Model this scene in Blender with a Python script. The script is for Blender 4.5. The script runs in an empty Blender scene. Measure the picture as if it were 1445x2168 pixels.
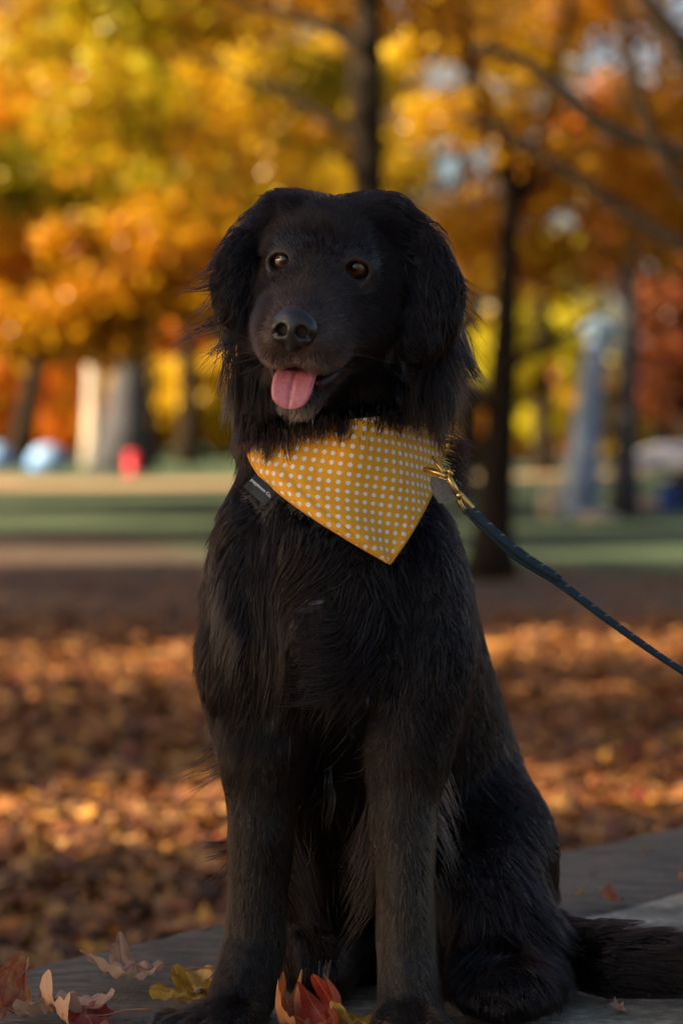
import bpy, bmesh, math, random
import numpy as np
from mathutils import Vector, Matrix, kdtree

random.seed(7)
rng = np.random.default_rng(11)
scene = bpy.context.scene
col = scene.collection

# ------------------------------------------------------------------ camera, sky, sun, exposure
CAMZ, CAMY, FPX = 0.54, -2.17, 85 / 36 * 2168     # slab top is z = 0, the dog's chest stands near y = 0
GZ = -0.42                                        # the ground lies below the slab
cam_d = bpy.data.cameras.new("camera")
cam = bpy.data.objects.new("camera", cam_d)
col.objects.link(cam)
cam.location = (0, CAMY, CAMZ)
cam.rotation_euler = (math.radians(90), 0, 0)
cam_d.sensor_fit = 'VERTICAL'
cam_d.sensor_height = 36
cam_d.sensor_width = 24
cam_d.lens = 85
cam_d.shift_y = -(1084 - 900) / 2168
cam_d.clip_end = 2000
cam_d.clip_start = 0.05
cam_d.dof.use_dof = True
cam_d.dof.focus_distance = 2.15
cam_d.dof.aperture_fstop = 3.9
scene.camera = cam

SUN = Vector((0.90, 0.24, -0.385)).normalized()   # the way the light travels
elev = math.asin(-SUN.z)
world = bpy.data.worlds.new("World")
scene.world = world
world.use_nodes = True
wn = world.node_tree.nodes
wl = world.node_tree.links
bg = wn['Background']
sky = wn.new('ShaderNodeTexSky')
sky.sky_type = 'NISHITA'
sky.sun_disc = False
sky.sun_elevation = elev
sky.sun_rotation = math.atan2(-SUN.x, -SUN.y)
sky.air_density = 1.0
sky.dust_density = 3.0
sky.ozone_density = 1.0
wl.new(sky.outputs[0], bg.inputs[0])
bg.inputs[1].default_value = 0.050
sun_d = bpy.data.lights.new("sun", 'SUN')
sun_d.energy = 5.0
sun_d.angle = math.radians(0.5)
sun_d.color = (1.0, 0.82, 0.55)
sun_o = bpy.data.objects.new("sun", sun_d)
col.objects.link(sun_o)
sun_o.rotation_euler = SUN.to_track_quat('-Z', 'Y').to_euler()
sun_o.location = (-12, -6, 10)
scene.view_settings.view_transform = 'Standard'
scene.view_settings.look = 'None'
scene.view_settings.gamma = 1
scene.view_settings.exposure = 2.05
scene.view_settings.use_curve_mapping = False
scene.cycles.use_denoising = True
scene.cycles.max_bounces = 8
scene.cycles.transparent_max_bounces = 6

# ------------------------------------------------------------------ helpers
def W(px, py, y):
    """the point at depth y that the photograph shows at pixel px, py"""
    d = y - CAMY
    return np.array([(px - 722.5) * d / FPX, y, CAMZ + (900 - py) * d / FPX])

def proj(p):
    d = p[..., 1] - CAMY
    return np.stack([722.5 + p[..., 0] * FPX / d, 900 - (p[..., 2] - CAMZ) * FPX / d], -1)

def tag(o, label=None, cat=None, group=None, kind=None):
    if label: o['label'] = label
    if cat: o['category'] = cat
    if group: o['group'] = group
    if kind: o['kind'] = kind
    return o

def link(o, parent=None):
    col.objects.link(o)
    if parent is not None: o.parent = parent
    return o

def empty(name, loc=(0, 0, 0), rot=(0, 0, 0)):
    o = bpy.data.objects.new(name, None)
    o.empty_display_size = 0.05
    o.location = loc
    o.rotation_euler = rot
    return link(o)

def mesh_obj(name, verts, faces, mat, parent=None, smooth=True):
    me = bpy.data.meshes.new(name)
    me.from_pydata([tuple(map(float, v)) for v in verts], [], [tuple(map(int, f)) for f in faces])
    me.validate()
    if smooth: me.polygons.foreach_set('use_smooth', [True] * len(me.polygons))
    me.materials.append(mat)
    return link(bpy.data.objects.new(name, me), parent)

def fast_mesh(name, verts, quads, mat, parent=None, smooth=True, nside=4):
    """big meshes straight from numpy"""
    me = bpy.data.meshes.new(name)
    v = np.asarray(verts, np.float32); q = np.asarray(quads, np.int32)
    me.vertices.add(len(v)); me.vertices.foreach_set('co', v.ravel())
    me.loops.add(q.size); me.loops.foreach_set('vertex_index', q.ravel())
    me.polygons.add(len(q)); me.polygons.foreach_set('loop_start', np.arange(0, q.size, nside, dtype=np.int32))
    try: me.polygons.foreach_set('loop_total', np.full(len(q), nside, np.int32))
    except Exception: pass
    me.polygons.foreach_set('use_smooth', np.full(len(q), smooth))
    me.update(calc_edges=True)
    me.materials.append(mat)
    return link(bpy.data.objects.new(name, me), parent)

def frames(pts):
    """parallel transport frames along a polyline"""
    pts = np.asarray(pts, float)
    t = np.gradient(pts, axis=0); t /= np.linalg.norm(t, axis=1)[:, None] + 1e-12
    n = np.cross(t[0], [0.0, 0, 1.0])
    if np.linalg.norm(n) < 1e-3: n = np.cross(t[0], [0, 1.0, 0])
    n /= np.linalg.norm(n)
    N, B = [], []
    for i in range(len(pts)):
        n = n - t[i] * np.dot(n, t[i]); n /= np.linalg.norm(n)
        N.append(n); B.append(np.cross(t[i], n))
    return t, np.array(N), np.array(B)

def tube_data(pts, radii, seg=10, flat=1.0, caps=True):
    pts = np.asarray(pts, float)
    radii = np.broadcast_to(np.asarray(radii, float), (len(pts),))
    t, N, B = frames(pts)
    a = np.linspace(0, 2 * math.pi, seg, endpoint=False)
    V = (pts[:, None] + radii[:, None, None] * (np.cos(a)[None, :, None] * N[:, None] + flat * np.sin(a)[None, :, None] * B[:, None])).reshape(-1, 3)
    F = []
    for i in range(len(pts) - 1):
        for j in range(seg):
            k = (j + 1) % seg
            F.append((i * seg + j, i * seg + k, (i + 1) * seg + k, (i + 1) * seg + j))
    if caps:
        F.append(tuple(range(seg - 1, -1, -1)))
        F.append(tuple((len(pts) - 1) * seg + j for j in range(seg)))
    return V, F

def tube(name, pts, radii, mat, parent=None, seg=10, flat=1.0):
    V, F = tube_data(pts, radii, seg, flat)
    return mesh_obj(name, V, F, mat, parent)

def spline(pts, n):
    """Catmull-Rom through the points"""
    p = np.asarray(pts, float)
    p = np.vstack([2 * p[0] - p[1], p, 2 * p[-1] - p[-2]])
    out = []
    m = len(p) - 3
    for u in np.linspace(0, m - 1e-6, n):
        i = int(u); f = u - i
        a, b, c, d = p[i:i + 4]
        out.append(0.5 * (2 * b + (c - a) * f + (2 * a - 5 * b + 4 * c - d) * f * f + (3 * b - a - 3 * c + d) * f ** 3))
    return np.array(out)

# ------------------------------------------------------------------ materials
class NT:
    """short hand for node trees"""
    def __init__(s, name):
        s.m = bpy.data.materials.new(name); s.m.use_nodes = True
        s.t = s.m.node_tree; s.n = s.t.nodes
        s.p = s.n['Principled BSDF']; s.out = s.n['Material Output']
    def node(s, typ, **kw):
        n = s.n.new(typ)
        for k, v in kw.items():
            if k.startswith('_'): setattr(n, k[1:], v)
            else: n.inputs[k.replace('__', ' ')].default_value = v
        return n
    def l(s, a, b): s.t.links.new(a, b)
    def ramp(s, fac, stops, mode='LINEAR'):
        r = s.n.new('ShaderNodeValToRGB'); r.color_ramp.interpolation = mode
        e = r.color_ramp.elements
        while len(e) < len(stops): e.new(0.5)
        for i, (pos, c) in enumerate(stops):
            e[i].position = pos; e[i].color = (*c, 1)
        s.l(fac, r.inputs[0]); return r.outputs[0]
    def noise(s, scale, detail=4, rough=0.6, coord='Object', vec=None, dist=0):
        if vec is None:
            vec = s.n.new('ShaderNodeTexCoord').outputs[coord]
        n = s.n.new('ShaderNodeTexNoise'); n.inputs['Scale'].default_value = scale
        n.inputs['Detail'].default_value = detail; n.inputs['Roughness'].default_value = rough
        n.inputs['Distortion'].default_value = dist
        s.l(vec, n.inputs['Vector']); return n.outputs['Fac']
    def mix(s, fac, a, b, mode='MIX'):
        n = s.n.new('ShaderNodeMix'); n.data_type = 'RGBA'; n.blend_type = mode
        for sock, v in ((n.inputs[0], fac), (n.inputs[6], a), (n.inputs[7], b)):
            if hasattr(v, 'is_output'): s.l(v, sock)
            elif isinstance(v, (int, float)): sock.default_value = v
            else: sock.default_value = (*v, 1)
        return n.outputs[2]
    def math(s, op, a, b=None):
        n = s.n.new('ShaderNodeMath'); n.operation = op
        for sock, v in ((n.inputs[0], a), (n.inputs[1], b)):
            if v is None: continue
            if hasattr(v, 'is_output'): s.l(v, sock)
            else: sock.default_value = v
        return n.outputs[0]
    def bump(s, h, strength=0.3, dist=0.01):
        b = s.n.new('ShaderNodeBump'); b.inputs['Strength'].default_value = strength
        b.inputs['Distance'].default_value = dist
        s.l(h, b.inputs['Height']); s.l(b.outputs[0], s.p.inputs['Normal'])
    def base(s, c):
        if hasattr(c, 'is_output'): s.l(c, s.p.inputs['Base Color'])
        else: s.p.inputs['Base Color'].default_value = (*c, 1)
    def set(s, **kw):
        for k, v in kw.items(): s.p.inputs[k.replace('_', ' ')].default_value = v
        return s

def simple(name, c, rough=0.7, var=0.25, scale=30, bump=0.0, **kw):
    t = NT(name)
    f = t.noise(scale)
    t.base(t.ramp(f, [(0.3, [x * (1 - var) for x in c]), (0.7, [min(1, x * (1 + var)) for x in c])]))
    t.set(Roughness=rough, **kw)
    if bump: t.bump(f, bump)
    return t.m

# ------------------------------------------------------------------ implicit surfaces
class SDF:
    def __init__(s, xs, ys, zs):
        s.xs, s.ys, s.zs = [np.asarray(a, np.float32) for a in (xs, ys, zs)]
        s.D = np.full((len(xs), len(ys), len(zs)), 0.2, np.float32)
    def _box(s, lo, hi):
        sl = []
        for a, l, h in zip((s.xs, s.ys, s.zs), lo, hi):
            i = max(0, np.searchsorted(a, l) - 1); j = min(len(a), np.searchsorted(a, h) + 1)
            sl.append(slice(i, j))
        X = s.xs[sl[0]][:, None, None]; Y = s.ys[sl[1]][None, :, None]; Z = s.zs[sl[2]][None, None, :]
        return tuple(sl), X, Y, Z
    def _put(s, sl, d, k, sub):
        A = s.D[sl]
        if sub:
            h = np.clip(0.5 - 0.5 * (A + d) / k, 0, 1)
            s.D[sl] = A * (1 - h) + (-d) * h + k * h * (1 - h)
        else:
            h = np.clip(0.5 + 0.5 * (d - A) / k, 0, 1)
            s.D[sl] = d * (1 - h) + A * h - k * h * (1 - h)
    def ell(s, c, r, k=0.02, R=None, sub=False, m=0.06):
        c = np.asarray(c, float); r = np.broadcast_to(np.asarray(r, float), (3,))
        e = (np.full(3, r.max()) if R is not None else r) + m + k
        if sub: e = e - m + 0.004
        sl, X, Y, Z = s._box(c - e, c + e)
        x, y, z = X - c[0], Y - c[1], Z - c[2]
        if R is not None:
            R = np.asarray(R)      # columns are the local axes
            x, y, z = (x * R[0, 0] + y * R[1, 0] + z * R[2, 0], x * R[0, 1] + y * R[1, 1] + z * R[2, 1], x * R[0, 2] + y * R[1, 2] + z * R[2, 2])
        k0 = np.sqrt((x / r[0]) ** 2 + (y / r[1]) ** 2 + (z / r[2]) ** 2)
        k1 = np.sqrt((x / r[0] ** 2) ** 2 + (y / r[1] ** 2) ** 2 + (z / r[2] ** 2) ** 2) + 1e-6
        s._put(sl, (k0 * (k0 - 1) / k1).astype(np.float32), k, sub)
    def cone(s, a, ra, b, rb, k=0.02, flat=None, sub=False, m=0.06):
        """tapered capsule; flat squeezes it along y"""
        a = np.asarray(a, float); b = np.asarray(b, float); f = flat or 1.0
        e = max(ra, rb) + m + k
        if sub: e = e - m + 0.004
        sl, X, Y, Z = s._box(np.minimum(a, b) - e, np.maximum(a, b) + e)
        ab = b - a; ab2 = ab.copy(); ab2[1] *= f
        L = float(np.dot(ab2, ab2)) + 1e-12
        x, y, z = X - a[0], (Y - a[1]) * f, Z - a[2]
        t = np.clip((x * ab2[0] + y * ab2[1] + z * ab2[2]) / L, 0, 1)
        d = np.sqrt((x - t * ab2[0]) ** 2 + (y - t * ab2[1]) ** 2 + (z - t * ab2[2]) ** 2) - (ra + t * (rb - ra))
        s._put(sl, (d / (f if f > 1 else 1)).astype(np.float32) if False else d.astype(np.float32), k, sub)
    def chain(s, pts, k=0.02, flat=None, kin=0.004):
        """tapered capsules in a row, joined without bulging at the joints, then blended into the rest"""
        P = np.array([p for p, _ in pts], float); rm = max(r for _, r in pts)
        e = rm + .06 + k; f = flat or 1.0
        sl, X, Y, Z = s._box(P.min(0) - e, P.max(0) + e)
        best = None
        for (a, ra), (b, rb) in zip(pts[:-1], pts[1:]):
            a = np.asarray(a, float); b = np.asarray(b, float)
            ab = b - a; ab[1] *= f; L = float(ab @ ab) + 1e-12
            x, y, z = X - a[0], (Y - a[1]) * f, Z - a[2]
            t = np.clip((x * ab[0] + y * ab[1] + z * ab[2]) / L, 0, 1)
            d = np.sqrt((x - t * ab[0]) ** 2 + (y - t * ab[1]) ** 2 + (z - t * ab[2]) ** 2) - (ra + (t * t * (3 - 2 * t)) * (rb - ra))
            best = d if best is None else np.minimum(best, d)
        s._put(sl, best.astype(np.float32), k, False)
    def sample(s, p):
        idx = []; fr = []
        for ax, a in enumerate((s.xs, s.ys, s.zs)):
            i = np.clip(np.searchsorted(a, p[:, ax]) - 1, 0, len(a) - 2)
            f = np.clip((p[:, ax] - a[i]) / (a[i + 1] - a[i]), 0, 1)
            idx.append(i); fr.append(f)
        i, j, k = idx; u, v, w = fr; D = s.D
        return ((D[i, j, k] * (1 - u) + D[i + 1, j, k] * u) * (1 - v) + (D[i, j + 1, k] * (1 - u) + D[i + 1, j + 1, k] * u) * v) * (1 - w) + \
               ((D[i, j, k + 1] * (1 - u) + D[i + 1, j, k + 1] * u) * (1 - v) + (D[i, j + 1, k + 1] * (1 - u) + D[i + 1, j + 1, k + 1] * u) * v) * w
    def grad(s, p, e=0.004):
        g = np.stack([s.sample(p + d) - s.sample(p - d) for d in np.eye(3) * e], -1)
        return g / (np.linalg.norm(g, axis=1)[:, None] + 1e-9)
    def hit(s, px, py, y0=-0.35, y1=0.75, st=0.002):
        """first surface depth along camera rays"""
        px = np.atleast_1d(np.asarray(px, float)); py = np.atleast_1d(np.asarray(py, float))
        ys = np.arange(y0, y1, st); out = np.full(len(px), np.nan); open_ = np.ones(len(px), bool)
        for y in ys:
            d = y - CAMY
            p = np.stack([(px - 722.5) * d / FPX, np.full(len(px), y), CAMZ + (900 - py) * d / FPX], -1)
            h = open_ & (s.sample(p) < 0)
            out[h] = y; open_ &= ~h
        return out
    def mesh(s):
        D = s.D; neg = D < 0
        nx, ny, nz = D.shape
        cnt = np.zeros((nx - 1, ny - 1, nz - 1), np.uint8)
        for a in (0, 1):
            for b in (0, 1):
                for c in (0, 1):
                    cnt += neg[a:nx - 1 + a, b:ny - 1 + b, c:nz - 1 + c]
        mixed = (cnt > 0) & (cnt < 8)
        I, J, K = np.nonzero(mixed)
        idx = np.full(mixed.shape, -1, np.int32); idx[I, J, K] = np.arange(len(I))
        acc = np.zeros((len(I), 3)); n = np.zeros(len(I))
        cs = [(a, b, c) for a in (0, 1) for b in (0, 1) for c in (0, 1)]
        for c0 in cs:
            for ax in range(3):
                if c0[ax]: continue
                c1 = list(c0); c1[ax] = 1
                d0 = D[I + c0[0], J + c0[1], K + c0[2]]; d1 = D[I + c1[0], J + c1[1], K + c1[2]]
                x = (d0 < 0) != (d1 < 0)
                t = np.where(x, d0 / np.where(x, d0 - d1, 1), 0)
                p0 = np.stack([s.xs[I + c0[0]], s.ys[J + c0[1]], s.zs[K + c0[2]]], -1)
                p1 = np.stack([s.xs[I + c1[0]], s.ys[J + c1[1]], s.zs[K + c1[2]]], -1)
                acc += np.where(x[:, None], p0 + (p1 - p0) * t[:, None], 0); n += x
        V = acc / n[:, None]
        Q = []
        def quads(i, j, k, flip, offs):
            q = np.stack([idx[i - o[0], j - o[1], k - o[2]] for o in offs], -1)
            q = np.where(flip[:, None], q[:, ::-1], q); Q.append(q)
        x = neg[:-1, 1:-1, 1:-1] != neg[1:, 1:-1, 1:-1]
        i, j, k = np.nonzero(x); j += 1; k += 1
        quads(i, j, k, ~neg[i, j, k], [(0, 1, 1), (0, 0, 1), (0, 0, 0), (0, 1, 0)])
        x = neg[1:-1, :-1, 1:-1] != neg[1:-1, 1:, 1:-1]
        i, j, k = np.nonzero(x); i += 1; k += 1
        quads(i, j, k, ~neg[i, j, k], [(1, 0, 1), (1, 0, 0), (0, 0, 0), (0, 0, 1)])
        x = neg[1:-1, 1:-1, :-1] != neg[1:-1, 1:-1, 1:]
        i, j, k = np.nonzero(x); i += 1; j += 1
        quads(i, j, k, ~neg[i, j, k], [(1, 1, 0), (0, 1, 0), (0, 0, 0), (1, 0, 0)])
        return V, np.concatenate(Q)

def axis(*spans):
    """stitched 1-D grid: (start, end, step), ..."""
    out = []
    for a, b, st in spans:
        n = max(1, int(round((b - a) / st)))
        out.append(np.linspace(a, b, n, endpoint=False))
    return np.concatenate(out + [[spans[-1][1]]])
# ------------------------------------------------------------------ ground
GYMAX = 160
def ground_z(x, y):
    """nearly level park ground"""
    x = np.asarray(x, float); y = np.asarray(y, float)
    return GZ + .03 * np.sin(x * .31 + 1.2) * np.sin(y * .23) * np.clip((y - 1) / 6, 0, 1)

xs = np.concatenate([np.linspace(-150, -14, 18), np.linspace(-12, 12, 61), np.linspace(14, 150, 18)])
ys = np.concatenate([np.linspace(-14, 30, 90), np.linspace(31, 260, 50)])
gx, gy_ = np.meshgrid(xs, ys, indexing='ij')
gv = np.stack([gx, gy_, ground_z(gx, gy_)], -1).reshape(-1, 3)
ny_ = len(ys); ii, jj = np.meshgrid(np.arange(len(xs) - 1), np.arange(ny_ - 1), indexing='ij')
q0 = (ii * ny_ + jj).ravel()
gq = np.stack([q0, q0 + ny_, q0 + ny_ + 1, q0 + 1], -1)
t = NT('park_ground')
tc = t.n.new('ShaderNodeTexCoord').outputs['Object']
sep = t.n.new('ShaderNodeSeparateXYZ'); t.l(tc, sep.inputs[0])
big = t.noise(.35, 4, vec=tc); mid = t.noise(2.2, 5, vec=tc); fine = t.noise(22, 5, vec=tc)
leafy = t.ramp(fine, [(.28, (.028, .012, .006)), (.45, (.075, .032, .013)), (.58, (.12, .052, .019)), (.75, (.17, .085, .034))])
grass = t.ramp(mid, [(.3, (.030, .042, .012)), (.48, (.030, .064, .018)), (.62, (.042, .085, .024)), (.8, (.075, .085, .030))])
worn = t.ramp(mid, [(.3, (.060, .034, .017)), (.7, (.10, .062, .032))])
# leaf litter near the slab, thinning into worn turf, grass beyond; grassier to the right
edge = t.math('ADD', t.math('SUBTRACT', sep.outputs[1], t.math('MULTIPLY', big, 5.0)), t.math('ADD', t.math('MULTIPLY', t.math('MAXIMUM', sep.outputs[0], 0.0), .9), t.math('MULTIPLY', t.math('MAXIMUM', t.math('MINIMUM', sep.outputs[0], 0.0), -2.5), 2.0)))

def mapr(v, a, b):
    n = t.n.new('ShaderNodeMapRange'); n.interpolation_type = 'SMOOTHSTEP'
    n.inputs['From Min'].default_value = a; n.inputs['From Max'].default_value = b
    t.l(v, n.inputs['Value']); return n.outputs[0]
g1 = t.mix(mapr(edge, 6.5, 9.5), leafy, worn)
g2 = t.mix(mapr(edge, 11.2, 13.6), g1, grass)
strewn = t.math('MULTIPLY', mapr(t.noise(60, 3, vec=tc), .60, .66), .55)
g3 = t.mix(strewn, g2, (.20, .075, .018))
t.base(g3); t.set(Roughness=.9); t.bump(fine, .5, .02)
tag(fast_mesh('ground', gv, gq, t.m), kind='structure')

# a sunlit sandy path crosses the far lawn
pt = simple('sandy_path', (.34, .215, .10), .9, .15, 3)
pc = [(-80, 44, 50), (-14, 36, 43.5), (-5, 32.5, 38.5), (-1, 34.5, 39.0), (6, 44, 47.5), (20, 70, 74), (60, 130, 135)]
pv = []; pf = []
sp = spline([c for c in pc], 60)
for i, (x, y0, y1) in enumerate(sp):
    pv += [(x, y0, GZ + .045), (x, y1, GZ + .045)]
    if i: pf.append((2 * i - 2, 2 * i, 2 * i + 1, 2 * i - 1))
tag(mesh_obj('path', pv, pf, pt), kind='structure')

# ------------------------------------------------------------------ stone ledge the dog sits on
u_ = np.array([.675, .738]); n_ = np.array([.738, -.675])          # along the ledge, and across towards the camera
def LP(a, b, z): return (float(o_[0] + u_[0] * a + n_[0] * b), float(o_[1] + u_[1] * a + n_[1] * b), z)
e0, e1 = W(240, 2012, 0), W(1300, 1777, 0)
o_ = np.array([-.333, .250])                                       # a point of the far edge
def stone(name, tint, rough_bump, seed, streak):
    t = NT(name)
    tc = t.n.new('ShaderNodeTexCoord').outputs['Object']
    mp = t.n.new('ShaderNodeMapping'); t.l(tc, mp.inputs[0])
    mp.inputs['Rotation'].default_value = (0, 0, -math.atan2(u_[1], u_[0])); mp.inputs['Scale'].default_value = (1, streak, 1); mp.inputs['Location'].default_value = (seed, 0, 0)
    b1 = t.noise(9, 6, .65, vec=mp.outputs[0]); b2 = t.noise(55, 5, .65, vec=mp.outputs[0]); b3 = t.noise(260, 3, vec=tc)
    c = t.ramp(b1, [(.36, [x * .38 for x in tint]), (.5, tint), (.64, [min(1, x * 1.6) for x in tint])])
    c = t.mix(t.ramp(b2, [(.35, (.0, .0, .0)), (.62, (.85, .85, .85))]), c, [x * .38 for x in tint])
    sp = t.ramp(b2, [(.60, (0, 0, 0)), (.66, (1, 1, 1))])
    c = t.mix(t.math('MULTIPLY', sp, .35), c, (.10, .13, .13))
    c = t.mix(t.math('MULTIPLY', t.ramp(b3, [(.62, (0, 0, 0)), (.68, (1, 1, 1))]), .4), c, (.22, .18, .14))
    t.base(c); t.set(Roughness=.75); t.bump(t.math('ADD', b2, t.math('MULTIPLY', b3, .4)), rough_bump, .01)
    return t.m
def slab(name, a0, a1, b0, b1, z0, z1, mat, parent, seed):
    """long slab with worn edges and a faintly uneven top"""
    nu, nv = int((a1 - a0) / .03), max(6, int((b1 - b0) / .02))
    r = np.random.default_rng(seed)
    ph = r.uniform(0, 6, 6)
    V_, F_ = [], []
    ring = [(b0, z0), (b0, z1 - .012), (b0 + .004, z1 - .004), (b0 + .012, z1)] + [(b0 + .012 + (b1 - b0 - .024) * k / nv, z1) for k in range(1, nv)] + [(b1 - .012, z1), (b1 - .004, z1 - .004), (b1, z1 - .012), (b1, z0)]
    m = len(ring)
    for i in range(nu + 1):
        a = a0 + (a1 - a0) * i / nu
        for k, (b, z) in enumerate(ring):
            wob = .0035 * math.sin(a * 9 + ph[0] + k * .3) + .002 * math.sin(a * 31 + ph[1]) + .0015 * math.sin(a * 67 + ph[2] + k)
            zz = z + (-.0012 - .0012 * math.sin(a * 13 + b * 40 + ph[3]) if z == z1 else 0)
            V_.append(LP(a, b + (wob if k in (0, 1, 2, 3, m - 4, m - 3, m - 2, m - 1) else 0), zz))
    for i in range(nu):
        for k in range(m - 1):
            F_.append((i * m + k, i * m + k + 1, (i + 1) * m + k + 1, (i + 1) * m + k))
        F_.append((i * m + m - 1, i * m, (i + 1) * m, (i + 1) * m + m - 1))
    F_.append(tuple(range(m))); F_.append(tuple(nu * m + k for k in range(m - 1, -1, -1)))
    return mesh_obj(name, V_, F_, mat, parent, smooth=False)
ledge = tag(empty('stone_ledge', (.2, .1, GZ)), 'low ledge of two grey weathered stone slabs under the dog', 'ledge')
ledge.location = (0, 0, 0)
tag(slab('slab', -1.6, 2.6, .275, 1.0, -.09, 0, stone('smooth_stone', (.36, .30, .22), .5, 0, 1.6), ledge, 1), 'smooth grey beige slab at the front')
tag(slab('slab', -1.6, 2.6, 0, .268, -.095, -.003, stone('rough_stone', (.20, .155, .115), .9, 5, 5), ledge, 2), 'rough darker slab along the back edge')
slab('base', -1.55, 2.55, .06, .94, GZ - .05, -.095, stone('base_stone', (.13, .12, .105), .8, 9, 2), ledge, 3)
# ------------------------------------------------------------------ trees
def leaf_mat(name, cols, trans=.45):
    t = NT(name)
    oc = t.n.new('ShaderNodeTexCoord').outputs['Object']
    a = t.node('ShaderNodeAttribute', _attribute_name='leaf')
    big = t.noise(.55, 3, vec=oc)
    f = t.math('ADD', t.math('MULTIPLY', a.outputs['Fac'], .55), t.math('MULTIPLY', big, .62))
    n = len(cols)
    c = t.ramp(f, [(.18 + .66 * i / (n - 1), cc) for i, cc in enumerate(cols)])
    t.base(c); t.set(Roughness=.30); t.p.inputs['Specular IOR Level'].default_value = .32
    tr = t.n.new('ShaderNodeBsdfTranslucent'); t.l(c, tr.inputs[0])
    mx = t.n.new('ShaderNodeMixShader'); mx.inputs[0].default_value = trans
    t.l(t.p.outputs[0], mx.inputs[1]); t.l(tr.outputs[0], mx.inputs[2]); t.l(mx.outputs[0], t.out.inputs[0])
    return t.m
OCHRE = leaf_mat('ochre_leaves', [(.26, .085, .003), (.40, .155, .004), (.54, .25, .006), (.64, .34, .010)])
GOLD = leaf_mat('golden_leaves', [(.36, .19, .004), (.52, .32, .006), (.66, .43, .010), (.74, .50, .014)])
LIME = leaf_mat('yellow_green_leaves', [(.10, .12, .004), (.24, .23, .006), (.46, .38, .010), (.62, .47, .014)])
ORANGE = leaf_mat('orange_leaves', [(.36, .065, .004), (.50, .115, .005), (.62, .19, .008), (.66, .27, .010)])
RUSSET = leaf_mat('russet_leaves', [(.10, .022, .012), (.17, .040, .018), (.26, .07, .02), (.30, .11, .03)], .3)
DARKG = leaf_mat('dark_green_leaves', [(.012, .022, .008), (.022, .040, .012), (.04, .06, .016), (.06, .08, .02)], .2)
def bark(name, c):
    t = NT(name)
    tc = t.n.new('ShaderNodeTexCoord').outputs['Object']
    mp = t.n.new('ShaderNodeMapping'); t.l(tc, mp.inputs[0]); mp.inputs['Scale'].default_value = (1, 1, .22)
    f = t.noise(14, 6, .65, vec=mp.outputs[0])
    t.base(t.ramp(f, [(.3, [x * .5 for x in c]), (.6, c), (.8, [x * 1.5 for x in c])])); t.set(Roughness=.9); t.p.inputs['Specular IOR Level'].default_value = .12; t.bump(f, .9, .03)
    return t.m
BARK = bark('dark_bark', (.022, .014, .008))
GBARK = bark('grey_bark', (.075, .072, .08))
PBARK = bark('pale_bark', (.55, .47, .38))

def crown_mesh(clumps, n, size, mat, seed, flat=.55):
    """leaf sized faces gathered in sprays round the clump centres; clumps: (x, y, z, r, weight)"""
    r = np.random.default_rng(seed)
    c = np.asarray(clumps, float)
    w = c[:, 4] * c[:, 3] ** 2; w /= w.sum()
    k = r.choice(len(c), n, p=w)
    dirs = r.normal(size=(n, 3)); dirs /= np.linalg.norm(dirs, axis=1)[:, None]
    rad = c[k, 3] * r.random(n) ** .45
    p = c[k, :3] + dirs * rad[:, None] * [1, 1, flat]
    p += r.normal(0, .06, (n, 3))
    # twigs of four or five leaves hang together
    nz = dirs * [.5, .5, .8] + r.normal(0, .6, (n, 3)) + [0, 0, .35]; nz /= np.linalg.norm(nz, axis=1)[:, None]
    t1 = np.cross(nz, r.normal(size=(n, 3))); t1 /= np.linalg.norm(t1, axis=1)[:, None] + 1e-9
    t2 = np.cross(nz, t1)
    s = size * r.uniform(.6, 1.25, n)[:, None]
    fold = nz * s * r.uniform(-.25, .25, (n, 1))
    Vv = np.stack([p - t1 * s, p - t2 * s * .62 + fold, p + t1 * s * 1.05, p + t2 * s * .62 + fold], 1).reshape(-1, 3)
    Qq = np.arange(n * 4).reshape(-1, 4)
    me = fast_mesh('crown', Vv, Qq, mat, smooth=False)
    at = me.data.attributes.new('leaf', 'FLOAT', 'FACE')
    at.data.foreach_set('value', r.random(n).astype(np.float32))
    return tag(me, kind='stuff')

def clump_cloud(center, radii, n, r0, seed, hollow=.55):
    r = np.random.default_rng(seed); out = []
    for _ in range(n):
        d = r.normal(size=3); d /= np.linalg.norm(d)
        q = hollow + (1 - hollow) * r.random() ** .6
        out.append((*(np.array(center) + d * np.array(radii) * q), r0 * r.uniform(.6, 1.35), r.uniform(.5, 1.4)))
    return out

def trunk_pts(base, top, wob, seed, n=14):
    r = np.random.default_rng(seed); base = np.array(base, float); top = np.array(top, float)
    pts = [base + (top - base) * k / (n - 1) for k in range(n)]
    ph = r.uniform(0, 6, 4)
    return np.array([p + wob * np.array([math.sin(3.2 * k / n + ph[0]), math.sin(2.6 * k / n + ph[1]), 0]) * (k / n) for k, p in enumerate(pts)])

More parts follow.
